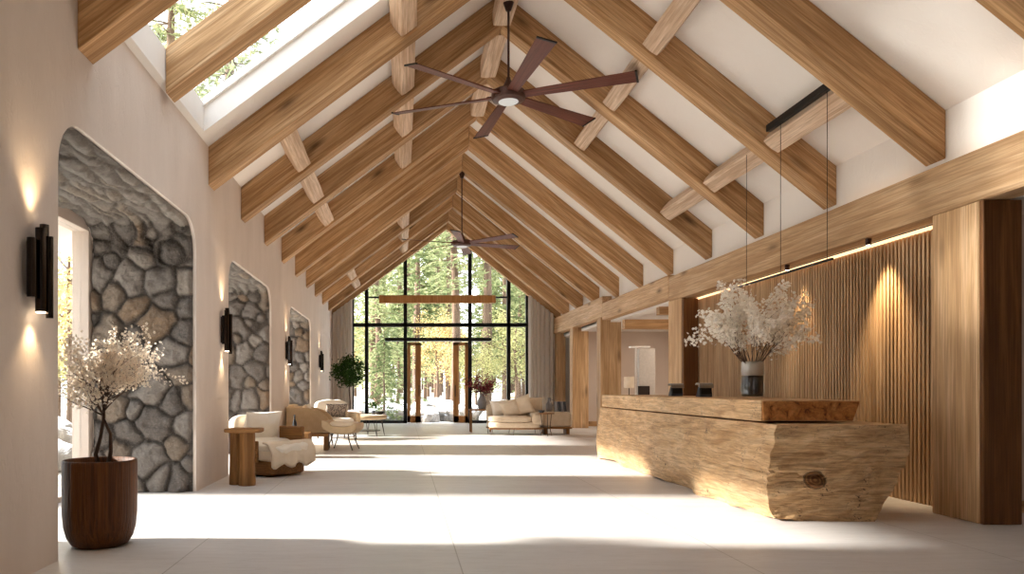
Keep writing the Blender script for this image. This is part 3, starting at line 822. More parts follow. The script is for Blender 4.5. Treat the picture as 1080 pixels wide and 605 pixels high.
def leaves_at(rnd, mb, p, r, L, n, wd=.4):
    for _ in range(n):
        q = p + Vector((rnd.gauss(0, 1), rnd.gauss(0, 1), rnd.gauss(0, 1))) * r
        d = Vector((rnd.uniform(-1, 1), rnd.uniform(-1, 1), rnd.uniform(-.8, .6))).normalized(); s = d.orthogonal().normalized() * wd * L / 2; l = L * rnd.uniform(.7, 1.2)
        mb.add([q, q + d * l * .5 + s, q + d * l, q + d * l * .5 - s], [(0, 1, 2, 3)])

# vase with blossom branches on the desk
vx, vy, vz = 4.17, 9.05, 1.13
vase = empty('blossom_vase', (vx, vy, vz)); tag(vase, 'clear glass cylinder vase of dark water holding white blossom branches on the desk', 'vase')
mb = MB(); mb.lathe([(.10, 0), (.128, .01), (.132, .05), (.132, .40), (.125, .44), (.119, .44), (.124, .40), (.124, .26)], 40); mb.build('vase_glass', m_glass, vase, smooth=True)
mb = MB(); mb.lathe([(.121, .27), (.1215, .40), (.117, .435), (.112, .435), (.116, .40), (.116, .27)], 40); o = mb.build('frosted_band', plain('frosted_band', srgb(204, 194, 188), .35), vase, smooth=True); o['label'] = 'pale frosted upper band'
mb = MB(); mb.lathe([(.08, .02), (.119, .025), (.121, .05), (.121, .265)], 36); mb.build('dark_water', plain('dark_water', srgb(34, 24, 20), .1, 0, .6), vase, smooth=True)
rnd = random.Random(5); bb = MB(); tips = []
for k in range(20):
    a = 2 * PI * k / 20 + rnd.uniform(-.2, .2); s_ = rnd.uniform(.35, 1.15)
    d0 = Vector((math.cos(a) * s_ * 1.05, math.sin(a) * s_ * .7, 1.0))
    bb.tube([(math.cos(a + 3) * .05, math.sin(a + 3) * .05, .06), (math.cos(a) * .06, math.sin(a) * .06, .37)], .005, 5)
    twigs(rnd, (math.cos(a) * .06, math.sin(a) * .06, .37), d0, rnd.uniform(.42, .66), .006, 2, bb, tips, .5, .05, 5, 2)
bb.build('branches', m_twig, vase, smooth=True)
pm = MB()
for p, d in tips:
    if p.z < .50: continue
    for _ in range(10): petals(rnd, pm, p + Vector((rnd.gauss(0, 1), rnd.gauss(0, 1), rnd.gauss(0, 1))) * .034, rnd.uniform(.014, .025))
o = pm.build('blossoms', l_petal2, vase); o['kind'] = 'stuff'

# pendant: slim black bar on cables with a canopy on the purlin
pd = empty('linear_pendant', (4.62, 9.4, 2.64)); tag(pd, 'slim black linear pendant hanging on thin cables above the desk', 'pendant light')
mb = MB(); mb.lim(-.012, .012, -1.24, 1.20, -.012, .012); mb.build('bar', m_black, pd)
zc = z_right(4.62)
for i, (yy, top) in enumerate(((8.26, zc + .13), (9.28, zc + .13), (10.2, zc + .02))):
    mb = MB(); mb.tube([(0, yy - 9.4, .01), (0, yy - 9.4, top - 2.64)], .0035, 6); mb.build('cable', m_black, pd)
mb = MB(); mb.prism([(8.14 - 9.4, 0), (9.6 - 9.4, 0), (9.6 - 9.4, .09), (8.14 - 9.4, .09)], 'X', -.03, .035)
for v in range(len(mb.v)): mb.v[v] = (mb.v[v][0], mb.v[v][1], mb.v[v][2] + zc - 2.64 + .12)
mb.build('canopy_rail', m_black, pd, bevel=.01)

# ================================================================== CEILING FANS
def fan(y, zhub, R, a0, lab):
    f = empty('ceiling_fan', (XG, y, zhub)); tag(f, lab, 'ceiling fan', 'ceiling fans hung from the ridge')
    top = ZG - zhub + (.0 if y > 15 else .02)
    mb = MB(); mb.lathe([(.03, .10), (.23, .10), (.245, .08), (.245, .0), (.23, -.03), (.15, -.055), (.15, -.05)], 40); mb.lathe([(.09, .10), (.085, .16), (.03, .28), (.03, .30)], 24); mb.build('motor_housing', m_fanmetal, f, smooth=False, bevel=.004)
    mb = MB(); mb.tube([(0, 0, .1), (0, 0, top)], .017, 12); mb.build('downrod', m_fanmetal, f, smooth=True)
    mb = MB(); mb.lathe([(.03, top - .16), (.04, top - .15), (.085, top - .02), (.085, top)], 24); mb.build('canopy', m_bronze, f)
    mb = MB(); mb.lathe([(.11, -.075), (.142, -.058), (.142, -.05)], 36); mb.build('light_lens', m_lens, f, smooth=False)
    for k in range(6):
        a = math.radians(a0 + 60 * k)
        mb = MB(); n = 10; pitch = math.radians(-13)
        for i in range(n + 1):
            x = .2 + (R - .2) * i / n; wd = .15 + .11 * i / n
            for sy, sz in ((-1, -1), (1, -1), (1, 1), (-1, 1)):
                yy, zz = sy * wd / 2, sz * .007 * (1.6 - i / n)
                mb.v.append((x, yy * math.cos(pitch) - zz * math.sin(pitch), .03 + yy * math.sin(pitch) + zz * math.cos(pitch)))
        for i in range(n):
            for q in range(4): a_, b_ = i * 4 + q, i * 4 + (q + 1) % 4; mb.f.append((a_, b_, b_ + 4, a_ + 4))
        mb.f.append((0, 1, 2, 3)); mb.f.append(tuple(n * 4 + q for q in range(4)))
        b = mb.build('blade', walnut_x, f, bevel=.003); b.rotation_euler = (0, 0, a)
        mb = MB(); Rm = Matrix.Rotation(pitch, 3, 'X'); mb.box((R + .008, 0, .03), (.03, .265, .022), R=Rm); c_ = mb.build('end_cap', m_black, b, bevel=.004)
        mb = MB(); mb.box((.25, 0, .045), (.14, .06, .02)); mb.build('blade_bracket', m_fanmetal, b, bevel=.004)
    return f
fan(11.0, H + 4.20, 1.78, -23, 'large walnut six-blade ceiling fan nearest the viewer')
fan(19.69, H + 3.72, 1.60, 20, 'farther walnut six-blade ceiling fan seen small in front of the gable')

# ================================================================== WALL SCONCES
def sconce(y, lab):
    s = empty('wall_sconce', (XL, y, 1.25 + .8)); tag(s, lab, 'wall sconce', 'tube sconces on the left wall')
    mb = MB(); mb.lim(0, .022, -.05, .05, -.18, .18); mb.build('backplate', m_bronze, s, bevel=.004)
    for k, (dx, dy, z0, z1, r) in enumerate(((.075, .0, -.29, .27, .036), (.055, -.085, -.20, .19, .030), (.060, .08, -.24, .31, .030), (.115, .04, -.33, .22, .024))):
        mb = MB(); mb.lathe([(r * .96, z0), (r, z0 + .004), (r, z1), (r - .005, z1), (r - .005, z1 - .04)], 20, (dx, dy, 0)); tb = mb.build('tube', m_chrome, s, smooth=False, bevel=.0)
        if k in (0, 2):
            MB().lathe([(r * .8, z1 - .035), (r * .8, z1 - .03)], 16, (dx, dy, 0)).build('upper_lamp', m_lamp, tb); MB().lathe([(r * .8, z0 - .006), (r * .8, z0 - .002)], 16, (dx, dy, 0)).build('lower_lamp', m_lamp, tb)
    l = lamp('sconce_uplight', 'SPOT', (.075, 0, .31), 14, spot_size=math.radians(95), spot_blend=1., shadow_soft_size=.03); l.parent = s; l.rotation_euler = (PI, math.radians(8), 0)
    l = lamp('sconce_downlight', 'SPOT', (.075, 0, -.34), 5, spot_size=math.radians(95), spot_blend=1., shadow_soft_size=.03); l.parent = s; l.rotation_euler = (0, math.radians(8), 0)
sconce(5.08, 'nearest dark tube sconce, left of the big stone opening'); sconce(10.45, 'tube sconce just left of the second stone opening')
sconce(16.2, 'tube sconce just left of the third stone opening'); sconce(22.6, 'farthest tube sconce, between the last stone opening and the curtain')

# ================================================================== PLANTER TREE
pl = empty('wooden_planter', (-2.42, 6.06, 0)); tag(pl, 'round dark brown wooden planter with a blossoming bonsai-like tree by the near opening', 'planter')
mb = MB(); mb.lathe([(.185, 0), (.215, .015), (.25, .07), (.272, .15), (.282, .26), (.284, .66), (.28, .68), (.262, .68), (.258, .64), (.258, .6)], 48); pot = mb.build('pot', planter_wood, pl, smooth=True)
mb = MB(); mb.lathe([(.2, .59), (.257, .60), (.2, .635), (.05, .645)], 32); mb.build('soil', m_soil, pl, smooth=True)
tr_ = MB(); tips = []; rnd = random.Random(21)
tr_.tube([(.0, 0, .6), (-.035, 0, .72), (.0, .01, .86), (.03, .0, 1.02), (.02, .02, 1.24)], [.022, .018, .016, .014, .012], 8)
tr_.tube([(.05, .02, .6), (.085, .0, .74), (.08, .01, .88), (.03, .0, 1.0)], [.02, .017, .014, .011], 8)
for k in range(24):
    a = 2 * PI * k / 24 * 5; d0 = Vector((math.cos(a) * rnd.uniform(.5, 1.1), math.sin(a) * rnd.uniform(.4, .9), rnd.uniform(.35, 1.1)))
    twigs(rnd, (.02, .01, rnd.uniform(.98, 1.28)), d0, rnd.uniform(.27, .40), .007, 2, tr_, tips, .62, .0, 5, 3)
tr_.build('trunk', m_twig, pl, smooth=True)
pm = MB()
for p, d in tips:
    for _ in range(4): petals(rnd, pm, p + Vector((rnd.gauss(0, 1), rnd.gauss(0, 1), rnd.gauss(0, 1))) * .024, rnd.uniform(.008, .016))
o = pm.build('blossoms', l_petal, pl); o['kind'] = 'stuff'

# ================================================================== LEFT SEATING
# pedestal table
tb = empty('side_table', (-2.05, 9.8, 0)); tag(tb, 'tall log pedestal side table with a slab top beside the nearest armchair', 'side table')
mb = MB(); mb.soft((0, 0, .705), (.46, .40, .055), 9, 12, wr=.006, seed=3); mb.build('tabletop', table_wood_x, tb, smooth=True)
for k, (x, y, r) in enumerate(((-.115, .05, .085), (.045, -.05, .105))):
    mb = MB(); mb.lathe([(r * 1.05, 0), (r * 1.08, .05), (r * .98, .3), (r * 1.0, .6), (r * 1.0, .68)], 14, (x, y, 0), 1, 1.1)
    mb.v = [(p[0] + .008 * N3(p[0] * 20, p[1] * 20, p[2] * 3), p[1] + .008 * N3(p[1] * 20, p[0] * 20, 4), p[2]) for p in mb.v]
    mb.build('leg', table_wood_z, tb, smooth=False, bevel=.006)

# slouchy linen armchair (local +x = seat front)
ch = empty('armchair', (-1.93, 11.05, 0), math.radians(-38)); tag(ch, 'nearest cream linen armchair with loose layered cushions on a wood block base', 'armchair')
mb = MB(); mb.soft((.02, 0, .13), (.74, .72, .24), 8, 12, wr=.01, seed=2); mb.build('base', table_wood_x, ch, smooth=True)
mb = MB(); mb.soft((.05, 0, .30), (.84, .78, .17), 5, 16, seed=4, wr=.035); mb.build('lower_cushion', f_cream, ch, smooth=True)
mb = MB(); mb.soft((.07, 0, .42), (.86, .76, .15), 4.5, 18, seed=9, wr=.035, R=Matrix.Rotation(math.radians(5), 3, 'Y')); mb.build('seat_cushion', f_white, ch, smooth=True)
# draped throw over the front
mb = MB(); n = 16; m = 10
for i in range(n + 1):
    for j in range(m + 1):
        y = -.42 + .84 * i / n; s_ = j / m
        x = .30 + .20 * min(1, s_ * 1.6); z = .50 - .32 * max(0, s_ - .35) / .65 - .02 * s_
        z -= .035 * math.sin(i * 1.1) * s_; x += .02 * math.sin(i * 1.7 + 1) * s_
        mb.v.append((x, y, z))
for i in range(n):
    for j in range(m): a = i * (m + 1) + j; mb.f.append((a, a + 1, a + m + 2, a + m + 1))
o = mb.build('throw', f_cream, ch, smooth=True); md = o.modifiers.new('thick', 'SOLIDIFY'); md.thickness = .03
mb = MB(); mb.soft((-.36, 0, .55), (.20, .80, .62), 5, 14, wr=.02, seed=6, R=Matrix.Rotation(math.radians(-12), 3, 'Y')); mb.build('backrest', f_cream, ch, smooth=True)
mb = MB(); mb.cushion((-.17, -.02, .69), (.44, .66, .20), .5, 16, R=Matrix.Rotation(math.radians(-72), 3, 'Y'), seed=3); mb.build('back_pillow', f_white, ch, smooth=True)
mb = MB(); mb.box((-.02, .44, .50), (.48, .075, .36)); mb.build('armrest', table_wood_x, ch, bevel=.015)
mb = MB(); mb.box((-.02, -.44, .36), (.48, .06, .30)); mb.build('armrest', table_wood_x, ch, bevel=.015)

# small plank stool-table with bottle
def stool(loc, rz, d, lab):
    e = empty('low_table', loc, rz); tag(e, lab, 'side table')
    mb = MB(); mb.box((0, 0, d[2] - .03), (d[0], d[1], .06)); mb.build('tabletop', table_wood_x, e, bevel=.008)
    for sx in (-1, 1):
        mb = MB(); mb.box((sx * (d[0] / 2 - .05), 0, (d[2] - .06) / 2), (.09, d[1] - .04, d[2] - .06)); mb.build('leg', table_wood_z, e, bevel=.008)
    return e
stool((-1.86, 13.75, 0), math.radians(0), (.36, .50, .44), 'low wooden block table carrying the dark bottle')
stool((-1.72, 15.3, 0), math.radians(0), (.46, .34, .34), 'lower wooden block table half hidden behind the bottle table')
bt = empty('bottle', (-1.95, 13.65, .44)); tag(bt, 'dark glass bottle standing on the low wooden block table', 'bottle')
mb = MB(); mb.lathe([(.034, 0), (.04, .006), (.04, .17), (.036, .20), (.016, .25), (.014, .30)], 20); mb.build('glass', m_bottle, bt, smooth=True)
mb = MB(); mb.lathe([(.0165, .285), (.018, .29), (.018, .325), (.015, .33)], 16); mb.build('cap', m_black, bt)

# wing armchair with tall tan side panels
wc = empty('armchair', (-1.92, 16.3, 0), 0); tag(wc, 'tan wing armchair with a tall curved side panel behind the bottle table', 'armchair')
def wing(y):
    pr = [(-.52, .28), (-.52, .86), (-.25, .85), (.0, .82), (.2, .76), (.34, .64), (.40, .50), (.37, .38), (.2, .30)]
    mb = MB(); mb.prism(pr, 'Y', y - .045, y + .045); mb.build('side_panel', f_tan, wc, bevel=.03, segs=3)
wing(-.42); wing(.42)
mb = MB(); mb.soft((-.44, 0, .60), (.16, .84, .60), 6, 10); mb.build('backrest', f_tan, wc, smooth=True)
mb = MB(); mb.soft((.02, 0, .37), (.84, .74, .20), 5, 12, wr=.01); mb.build('seat_cushion', f_cream, wc, smooth=True)
mb = MB(); mb.cushion((-.2, .0, .66), (.5, .62, .2), .5, 12, R=Matrix.Rotation(math.radians(-72), 3, 'Y')); mb.build('back_pillow', f_cream, wc, smooth=True)
for sx in (-1, 1):
    for sy in (-1, 1):
        mb = MB(); mb.tube([(sx * .33, sy * .33, .28), (sx * .38, sy * .38, 0)], [.02, .014], 8); mb.build('leg', m_legmetal, wc)

# footstool / lounge seat on metal legs
fs = empty('lounge_seat', (-1.22, 15.45, 0), math.radians(-12)); tag(fs, 'cream upholstered lounge seat on splayed dark metal legs before the wing armchair', 'lounge chair')
mb = MB()
pr = [(-.36, .46), (-.30, .40), (-.16, .34), (.06, .32), (.26, .34), (.35, .42), (.37, .52), (.33, .56), (.25, .50), (.05, .47), (-.15, .49), (-.28, .58), (-.37, .60)]
mb.prism(pr, 'Y', -.31, .31); mb.build('seat_shell', f_tan, fs, bevel=.035, segs=3)
mb = MB(); mb.soft((.03, 0, .52), (.56, .54, .11), 4, 14, wr=.015, seed=5); mb.build('seat_cushion', f_cream, fs, smooth=True)
for sx in (-1, 1):
    for sy in (-1, 1):
        mb = MB(); mb.tube([(sx * .16, sy * .18, .34), (sx * .19, sy * .22, .2), (sx * .27, sy * .25, 0)], [.014, .013, .011], 8); mb.build('leg', m_legmetal, fs, smooth=True)
for q_ in (-.2, .2): MB().tube([(-.18, q_, .25), (.18, q_, .25)], .008, 6).build('stretcher', m_legmetal, fs)

# third armchair with patterned pillow
ac = empty('armchair', (-1.62, 18.6, 0), math.radians(-62)); tag(ac, 'farthest cream armchair holding a dark patterned pillow', 'armchair')
mb = MB(); mb.soft((0, 0, .30), (.86, .86, .22), 6, 12); mb.build('base', f_cream, ac, smooth=True)
mb = MB(); mb.soft((.06, 0, .45), (.74, .64, .15), 5, 12, wr=.015); mb.build('seat_cushion', f_white, ac, smooth=True)
mb = MB(); mb.soft((-.38, 0, .66), (.20, .88, .60), 4, 14, wr=.02); mb.build('backrest', f_white, ac, smooth=True)
for sy in (-1, 1):
    mb = MB(); mb.soft((.02, sy * .41, .48), (.76, .14, .36), 5, 10); mb.build('armrest', f_tan, ac, smooth=True)
    for sx in (-1, 1): mb = MB(); mb.tube([(sx * .34, sy * .34, .2), (sx * .36, sy * .36, 0)], .018, 8); mb.build('leg', m_legmetal, ac)
pw = MB(); pw.cushion((0, 0, 0), (.36, .56, .15), .5, 12, R=Matrix.Rotation(math.radians(-66), 3, 'Y')); o = pw.build('patterned_pillow', f_dark, smooth=True, loc=(-1.62 - .02, 18.6 - .02, .70), rz=math.radians(-62))
tag(o, 'dark patterned pillow leaning in the farthest armchair', 'pillow')

# round upholstered table on hairpin legs
ot = empty('coffee_table', (-.95, 19.9, 0)); tag(ot, 'round beige topped coffee table on thin metal hairpin legs', 'coffee table')
mb = MB(); mb.lathe([(.44, .43), (.50, .445), (.53, .48), (.53, .525), (.50, .545), (.44, .55)], 40); mb.build('top', f_tan, ot, smooth=True)
mb = MB(); mb.lathe([(.34, .13), (.36, .13), (.36, .15), (.34, .15)], 32); mb.build('lower_shelf', m_legmetal, ot)
for k in range(5):
    a = 2 * PI * k / 5 + .3; mb = MB()
    for da in (-.12, .12): mb.tube([(.40 * math.cos(a + da), .40 * math.sin(a + da), .44), (.48 * math.cos(a), .48 * math.sin(a), 0.008)], .009, 6)
    mb.build('leg', m_legmetal, ot)
o = MB().cushion((0, 0, .07), (.42, .36, .13), .5, 12).build('cushion', f_rose, smooth=True, loc=(-1.28, 19.72, .548)); tag(o, 'pale rose cushion lying on the left of the round coffee table', 'cushion')
dish = empty('dish', (-.62, 19.95, .55)); tag(dish, 'small black bowl on the round coffee table', 'bowl')
MB().lathe([(.05, 0), (.09, .01), (.12, .06), (.125, .09), (.11, .09), (.09, .03)], 24).build('bowl', m_black, dish, smooth=True)
sp_ = empty('potted_plant', (-.78, 20.12, .55)); tag(sp_, 'small leafy green plant in a dark pot on the round coffee table', 'potted plant')
MB().lathe([(.04, 0), (.055, .01), (.065, .09), (.06, .1)], 16).build('pot', m_book, sp_, smooth=True)
rnd = random.Random(8); g = MB(); s_ = MB()
for k in range(7):
    a = k * .9; q = Vector((math.cos(a) * .06, math.sin(a) * .06, .22 + .02 * k)); s_.tube([(0, 0, .08), tuple(q)], .003, 4); leaves_at(rnd, g, q, .03, .06, 14, .6)
s_.build('stems', m_twig, sp_); g.build('leaves', l_ficus, sp_)

# ficus by the left curtain
fi = empty('indoor_tree', (-1.55, 22.0, 0)); tag(fi, 'dark green round-crowned indoor tree in front of the left curtain', 'potted tree')
MB().lathe([(.16, 0), (.2, .02), (.24, .42), (.22, .45), (.2, .45), (.2, .4)], 28).build('pot', m_palegrey, fi, smooth=True)
MB().lathe([(.15, .38), (.2, .39), (.1, .41)], 20).build('soil', m_soil, fi)
rnd = random.Random(4); tk = MB(); tips = []
tk.tube([(0, 0, .38), (.02, 0, .8), (-.01, .01, 1.2), (0, 0, 1.45)], [.022, .02, .018, .014], 8)
for k in range(10):
    a = 2 * PI * k / 10; twigs(rnd, (0, 0, 1.3 + .02 * k), (math.cos(a), math.sin(a), rnd.uniform(.1, 1.2)), rnd.uniform(.3, .42), .008, 1, tk, tips, .6, .05, 4, 3)
tk.build('trunk', m_twig, fi, smooth=True)
g = MB(); cc = Vector((0, 0, 1.75))
for k in range(150):
    u = Vector((rnd.gauss(0, 1), rnd.gauss(0, 1), rnd.gauss(0, 1))).normalized(); r_ = rnd.uniform(.35, 1.) ** .5
    q = cc + Vector((u.x * .52, u.y * .52, u.z * .50)) * r_ * (.85 + .3 * N3(u.x * 2, u.y * 2, u.z * 2)); leaves_at(rnd, g, q, .055, .085, 16, .5)
g.build('leaves', l_ficus, fi)

# ================================================================== RIGHT SEATING
sf = empty('sofa', (3.0, 20.55, 0)); tag(sf, 'sand coloured sofa with loose cream cushions by the right curtain', 'sofa')
MB().soft((-.02, 0, .265), (1.36, .95, .17), 9, 10).build('base', f_sand, sf, smooth=True)
MB().soft((-.13, -.02, .42), (1.16, .92, .17), 6, 14, wr=.008).build('seat_cushion', f_sand, sf, smooth=True)
MB().soft((0, .42, .58), (1.40, .16, .52), 6, 12, wr=.01).build('backrest', f_sand, sf, smooth=True)
MB().soft((.58, -.03, .43), (.32, .96, .34), 6, 12, wr=.006).build('armrest', f_sand, sf, smooth=True)
MB().lim(-.70, .72, -.46, .46, .15, .185).build('base_rail', table_wood_x, sf, bevel=.006)
for x in (-.64, -.05, .64):
    for y in (-.42, .42):
        MB().tube([(x, y, .16), (x + (.02 if x > 0 else -.02), y, 0)], [.014, .01], 8).build('leg', m_steel, sf)
def pillow(loc, d, rx, rz, mat, lab, roll=0, seed=0):
    R_ = Matrix.Rotation(rx, 3, 'X') @ Matrix.Rotation(roll, 3, 'Z')
    o = MB().cushion((0, 0, 0), d, .5, 14, R=R_, seed=seed).build('pillow', mat, smooth=True, loc=loc, rz=rz); tag(o, lab, 'pillow', 'loose pillows on the sofa'); return o
pillow((2.66, 20.72, .70), (.50, .46, .18), math.radians(68), .15, f_white, 'ivory pillow at the left end of the sofa', .1, 1)
pillow((2.90, 20.55, .70), (.46, .44, .18), math.radians(62), -.1, f_cream, 'cream pillow leaning in front of the ivory one on the sofa', .3, 2)
pillow((3.20, 20.62, .76), (.62, .54, .20), math.radians(66), -.25, f_cream, 'largest cream pillow in the middle of the sofa', .35, 3)
pillow((3.62, 20.86, .78), (.44, .44, .16), math.radians(75), .0, f_sand, 'square sand pillow at the right end of the sofa', 0, 4)
# console table left of the sofa with vase of plum branches
ct = empty('console_table', (2.22, 21.6, 0)); tag(ct, 'narrow wooden console table at the left end of the sofa', 'side table')
MB().box((0, 0, .63), (.66, .38, .045)).build('tabletop', table_wood_x, ct, bevel=.006)
for sx in (-1, 1):
    for sy in (-1, 1): MB().box((sx * .29, sy * .15, .3), (.05, .05, .61)).build('leg', table_wood_z, ct, bevel=.004)
pv = empty('plum_vase', (2.25, 21.6, .652)); tag(pv, 'grey stoneware vase with dark red leafed branches on the console table', 'vase')
MB().lathe([(.07, 0), (.10, .02), (.13, .14), (.12, .26), (.07, .36), (.06, .42), (.075, .45), (.065, .45), (.05, .42)], 28).build('vase_body', m_stoneware, pv, smooth=True)
rnd = random.Random(14); tk = MB(); tips = []
for k in range(9): a = 2 * PI * k / 9; twigs(rnd, (0, 0, .4), (math.cos(a) * .9, math.sin(a) * .8, 1.), rnd.uniform(.3, .42), .006, 1, tk, tips, .5, .05, 4, 3)
tk.build('branches', m_twig, pv, smooth=True); g = MB()
for p, d in tips: leaves_at(rnd, g, p, .05, .07, 8, .5)
g.build('leaves', l_plum, pv)
# thin metal side tables right of the sofa
def wire_table(loc, r, h, lab):
    e = empty('wire_side_table', loc); tag(e, lab, 'side table')
    MB().lathe([(r * .9, h - .03), (r, h - .025), (r, h)], 28).build('tabletop', table_wood_x, e)
    for k in range(3):
        a = 2 * PI * k / 3 + .5; MB().tube([(r * .8 * math.cos(a), r * .8 * math.sin(a), h - .03), (r * .55 * math.cos(a), r * .55 * math.sin(a), .2), (r * .85 * math.cos(a), r * .85 * math.sin(a), 0)], .009, 6).build('leg', m_legmetal, e)
wire_table((3.76, 19.85, 0), .20, .60, 'small round wire-legged side table at the right arm of the sofa')
bs = empty('bowl', (3.62, 19.83, .6)); tag(bs, 'small dark bowl on the wire-legged side table', 'bowl')
MB().lathe([(.03, 0), (.06, .01), (.09, .07), (.085, .07), (.05, .02)], 20).build('bowl_body', m_book, bs, smooth=True)
# low sideboard bench with books
lb = empty('low_bench', (4.16, 20.7, 0)); tag(lb, 'sand upholstered low bench right of the sofa carrying books and a vase', 'bench')
MB().soft((0, 0, .40), (.78, .62, .40), 9, 10).build('seat', f_sand, lb, smooth=True)
MB().lim(-.39, .39, -.31, .31, .15, .20).build('base_rail', table_wood_x, lb, bevel=.006)
for sx in (-1, 1): MB().box((sx * .30, 0, .075), (.09, .4, .15)).build('leg', table_wood_z, lb, bevel=.006)
for k in range(4):
    o = MB().box((0, 0, .135), (.055, .2, .27), R=Matrix.Rotation(-.12, 3, 'Y')).build('book', m_book if k % 2 else m_stoneware, loc=(4.16 + .075 * k, 20.6, .612), bevel=.004)
    tag(o, ['grey book leaning against the vase, leftmost on the low bench', 'dark book second from the vase on the low bench', 'grey book third from the vase on the low bench', 'dark book at the right end of the row on the low bench'][k], 'book', 'books on the low bench')
jv = empty('jug', (4.02, 20.85, .60)); tag(jv, 'grey stoneware jug behind the books on the low bench', 'vase')
MB().lathe([(.06, 0), (.085, .02), (.09, .2), (.05, .28), (.04, .36), (.05, .38), (.04, .38)], 24).build('jug_body', m_stoneware, jv, smooth=True)
MB().tube([(.04, 0, .34), (.12, 0, .32), (.12, 0, .2), (.085, 0, .15)], .01, 6).build('handle', m_stoneware, jv, smooth=True)

# side passage: slender display shelf with lamp
ds = empty('display_shelf', (5.75, 18.35, 0)); tag(ds, 'pale display shelf with boxes and a small lampshade in the side passage behind the desk', 'shelf')
MB().lim(-.26, .20, -.1, .1, 2.22, 2.26).build('top_rail', m_curb, ds)
MB().lim(-.13, -.10, -.02, .02, 0, 2.22).build('post', m_curb, ds)
MB().lim(-.06, .32, -.1, .1, 0, 2.20).build('panel', m_palegrey, ds, bevel=.006)
MB().lim(-.10, .18, -.13, -.101, .95, 1.30).build('niche_box', m_backing, ds, bevel=.004)
MB().lathe([(.10, 1.25), (.12, 1.25), (.115, 1.52), (.10, 1.52)], 20, (-.28, 0, 0)).build('lamp_shade', f_cream, ds, smooth=False)
MB().tube([(-.28, 0, 0), (-.28, 0, 1.3)], .012, 8).build('lamp_post', m_legmetal, ds)

# ================================================================== CURTAINS
def curtain(x0, x1, y, zf, lab, seed):
    mb = MB(); n = int((x1 - x0) / .012); m = 14; rnd = random.Random(seed)
    for i in range(n + 1):
        x = x0 + (x1 - x0) * i / n; zt = zf(x) - .02
        for j in range(m + 1):
            q = j / m; yy = y + (.055 + .015 * q) * math.sin(x * 2 * PI / .15 + .6 * math.sin(x * 9 + seed)) * (1 - .2 * q)
            mb.v.append((x, yy, .02 + (zt - .02) * (1 - q)))
    for i in range(n):
        for j in range(m): a = i * (m + 1) + j; mb.f.append((a, a + 1, a + m + 2, a + m + 1))
    o = mb.build('curtain', f_curtain, smooth=True); tag(o, lab, 'curtain')
    md = o.modifiers.new('thick', 'SOLIDIFY'); md.thickness = .006
curtain(XL + .06, PX(371) + .05, YE - .46, z_left, 'left grey-beige pleated curtain beside the gable glazing', 1)
curtain(PX(556), XR - .02, YE - .46, z_right, 'right grey-beige pleated curtain beside the gable glazing', 2)
# wooden tie beam in front of the gable glass
o = xbeam((PX(400), YE - .14, PZ(316)), (PX(465 + 57), YE - .14, PZ(316)), .2, .27, 'reddish wooden tie beam crossing the gable window', name='tie_beam', mat=door_wood)

# warm ceiling lamps added to brighten the side passage
for k, (x, y) in enumerate(((7.0, 17.2), (7.0, 22.2))):
    e = empty('fill_light', (x, y, 3.10)); tag(e, 'round fill light added to the side passage ceiling, %s' % ('nearer the desk' if k == 0 else 'farther back'), 'fill_light', 'added fill lights of the side passage')
    MB().lathe([(.09, -.02), (.1, -.015), (.1, 0)], 24).build('trim_ring', m_curb, e)
    MB().lathe([(.075, -.026), (.075, -.021)], 24).build('lens', m_lamp, e)
    l = lamp('fill_lamp', 'AREA', (0, 0, -.04), 20, (1, .86, .7), size=.15, shape='DISK'); l.parent = e

# ================================================================== OUTSIDE
t = NT('snowy_ground'); t.bsdf(None, .8, spec=.3); c = t.coords()
f = t.noise(c, .35, 7, .6); g = t.noise(c, 3, 6, .65)
col = t.ramp(f, [(.40, srgb(226, 226, 226)), (.54, srgb(214, 208, 198)), (.62, srgb(140, 122, 92)), (.75, srgb(112, 108, 68))])
col = t.mix(t.ramp(g, [(.55, G(0)), (.7, G(.6))]), col, srgb(150, 134, 108)); t.l(col, t.b.inputs['Base Color'])
t.l(t.bump(g, .6, .05), t.b.inputs['Normal']); m_snow = t.m
def ground(name, x0, x1, y0, y1, nx, ny, zf, mat):
    mb = MB()
    for i in range(nx + 1):
        for j in range(ny + 1):
            x, y = x0 + (x1 - x0) * i / nx, y0 + (y1 - y0) * j / ny; mb.v.append((x, y, zf(x, y)))
    for i in range(nx):
        for j in range(ny): a = i * (ny + 1) + j; mb.f.append((a, a + 1, a + ny + 2, a + ny + 1))
    return mb.build(name, mat, smooth=True)
gz = lambda x, y: -.22 + .12 * N3(x * .5, y * .5, 1) + .06 * N3(x * 1.7, y * 1.7, 4) + max(0, (y - 34)) * .03
o = ground('ground', -40, 45, YE + .35, 110, 85, 90, gz, m_snow); struct(o)
o = ground('ground', -60, XO - .15, -20, YE + .35, 60, 70, lambda x, y: -.2 + .1 * N3(x * .5, y * .5, 9) + .05 * N3(x * 1.7, y * 1.7, 4), m_snow); struct(o)
m_rock = plain('grey_rock', srgb(136, 130, 124), .9, bump=.8, nscale=4, noise_amt=.3, bdist=.04)
t = NT('snow_capped_rock'); t.bsdf(None, .85); c = t.coords(); gN = t.n('NewGeometry'); sx = t.n('SeparateXYZ'); t.l(gN.outputs['True Normal'], sx.inputs[0])
f = t.noise(c, 5, 6, .7)
t.l(t.mix(t.ramp(sx.outputs['Z'], [(.45, G(0)), (.6, G(1))]), t.ramp(f, [(.3, srgb(96, 90, 84)), (.7, srgb(156, 148, 138))]), srgb(236, 236, 238)), t.b.inputs['Base Color'])
t.l(t.bump(f, .8, .04), t.b.inputs['Normal']); m_srock = t.m
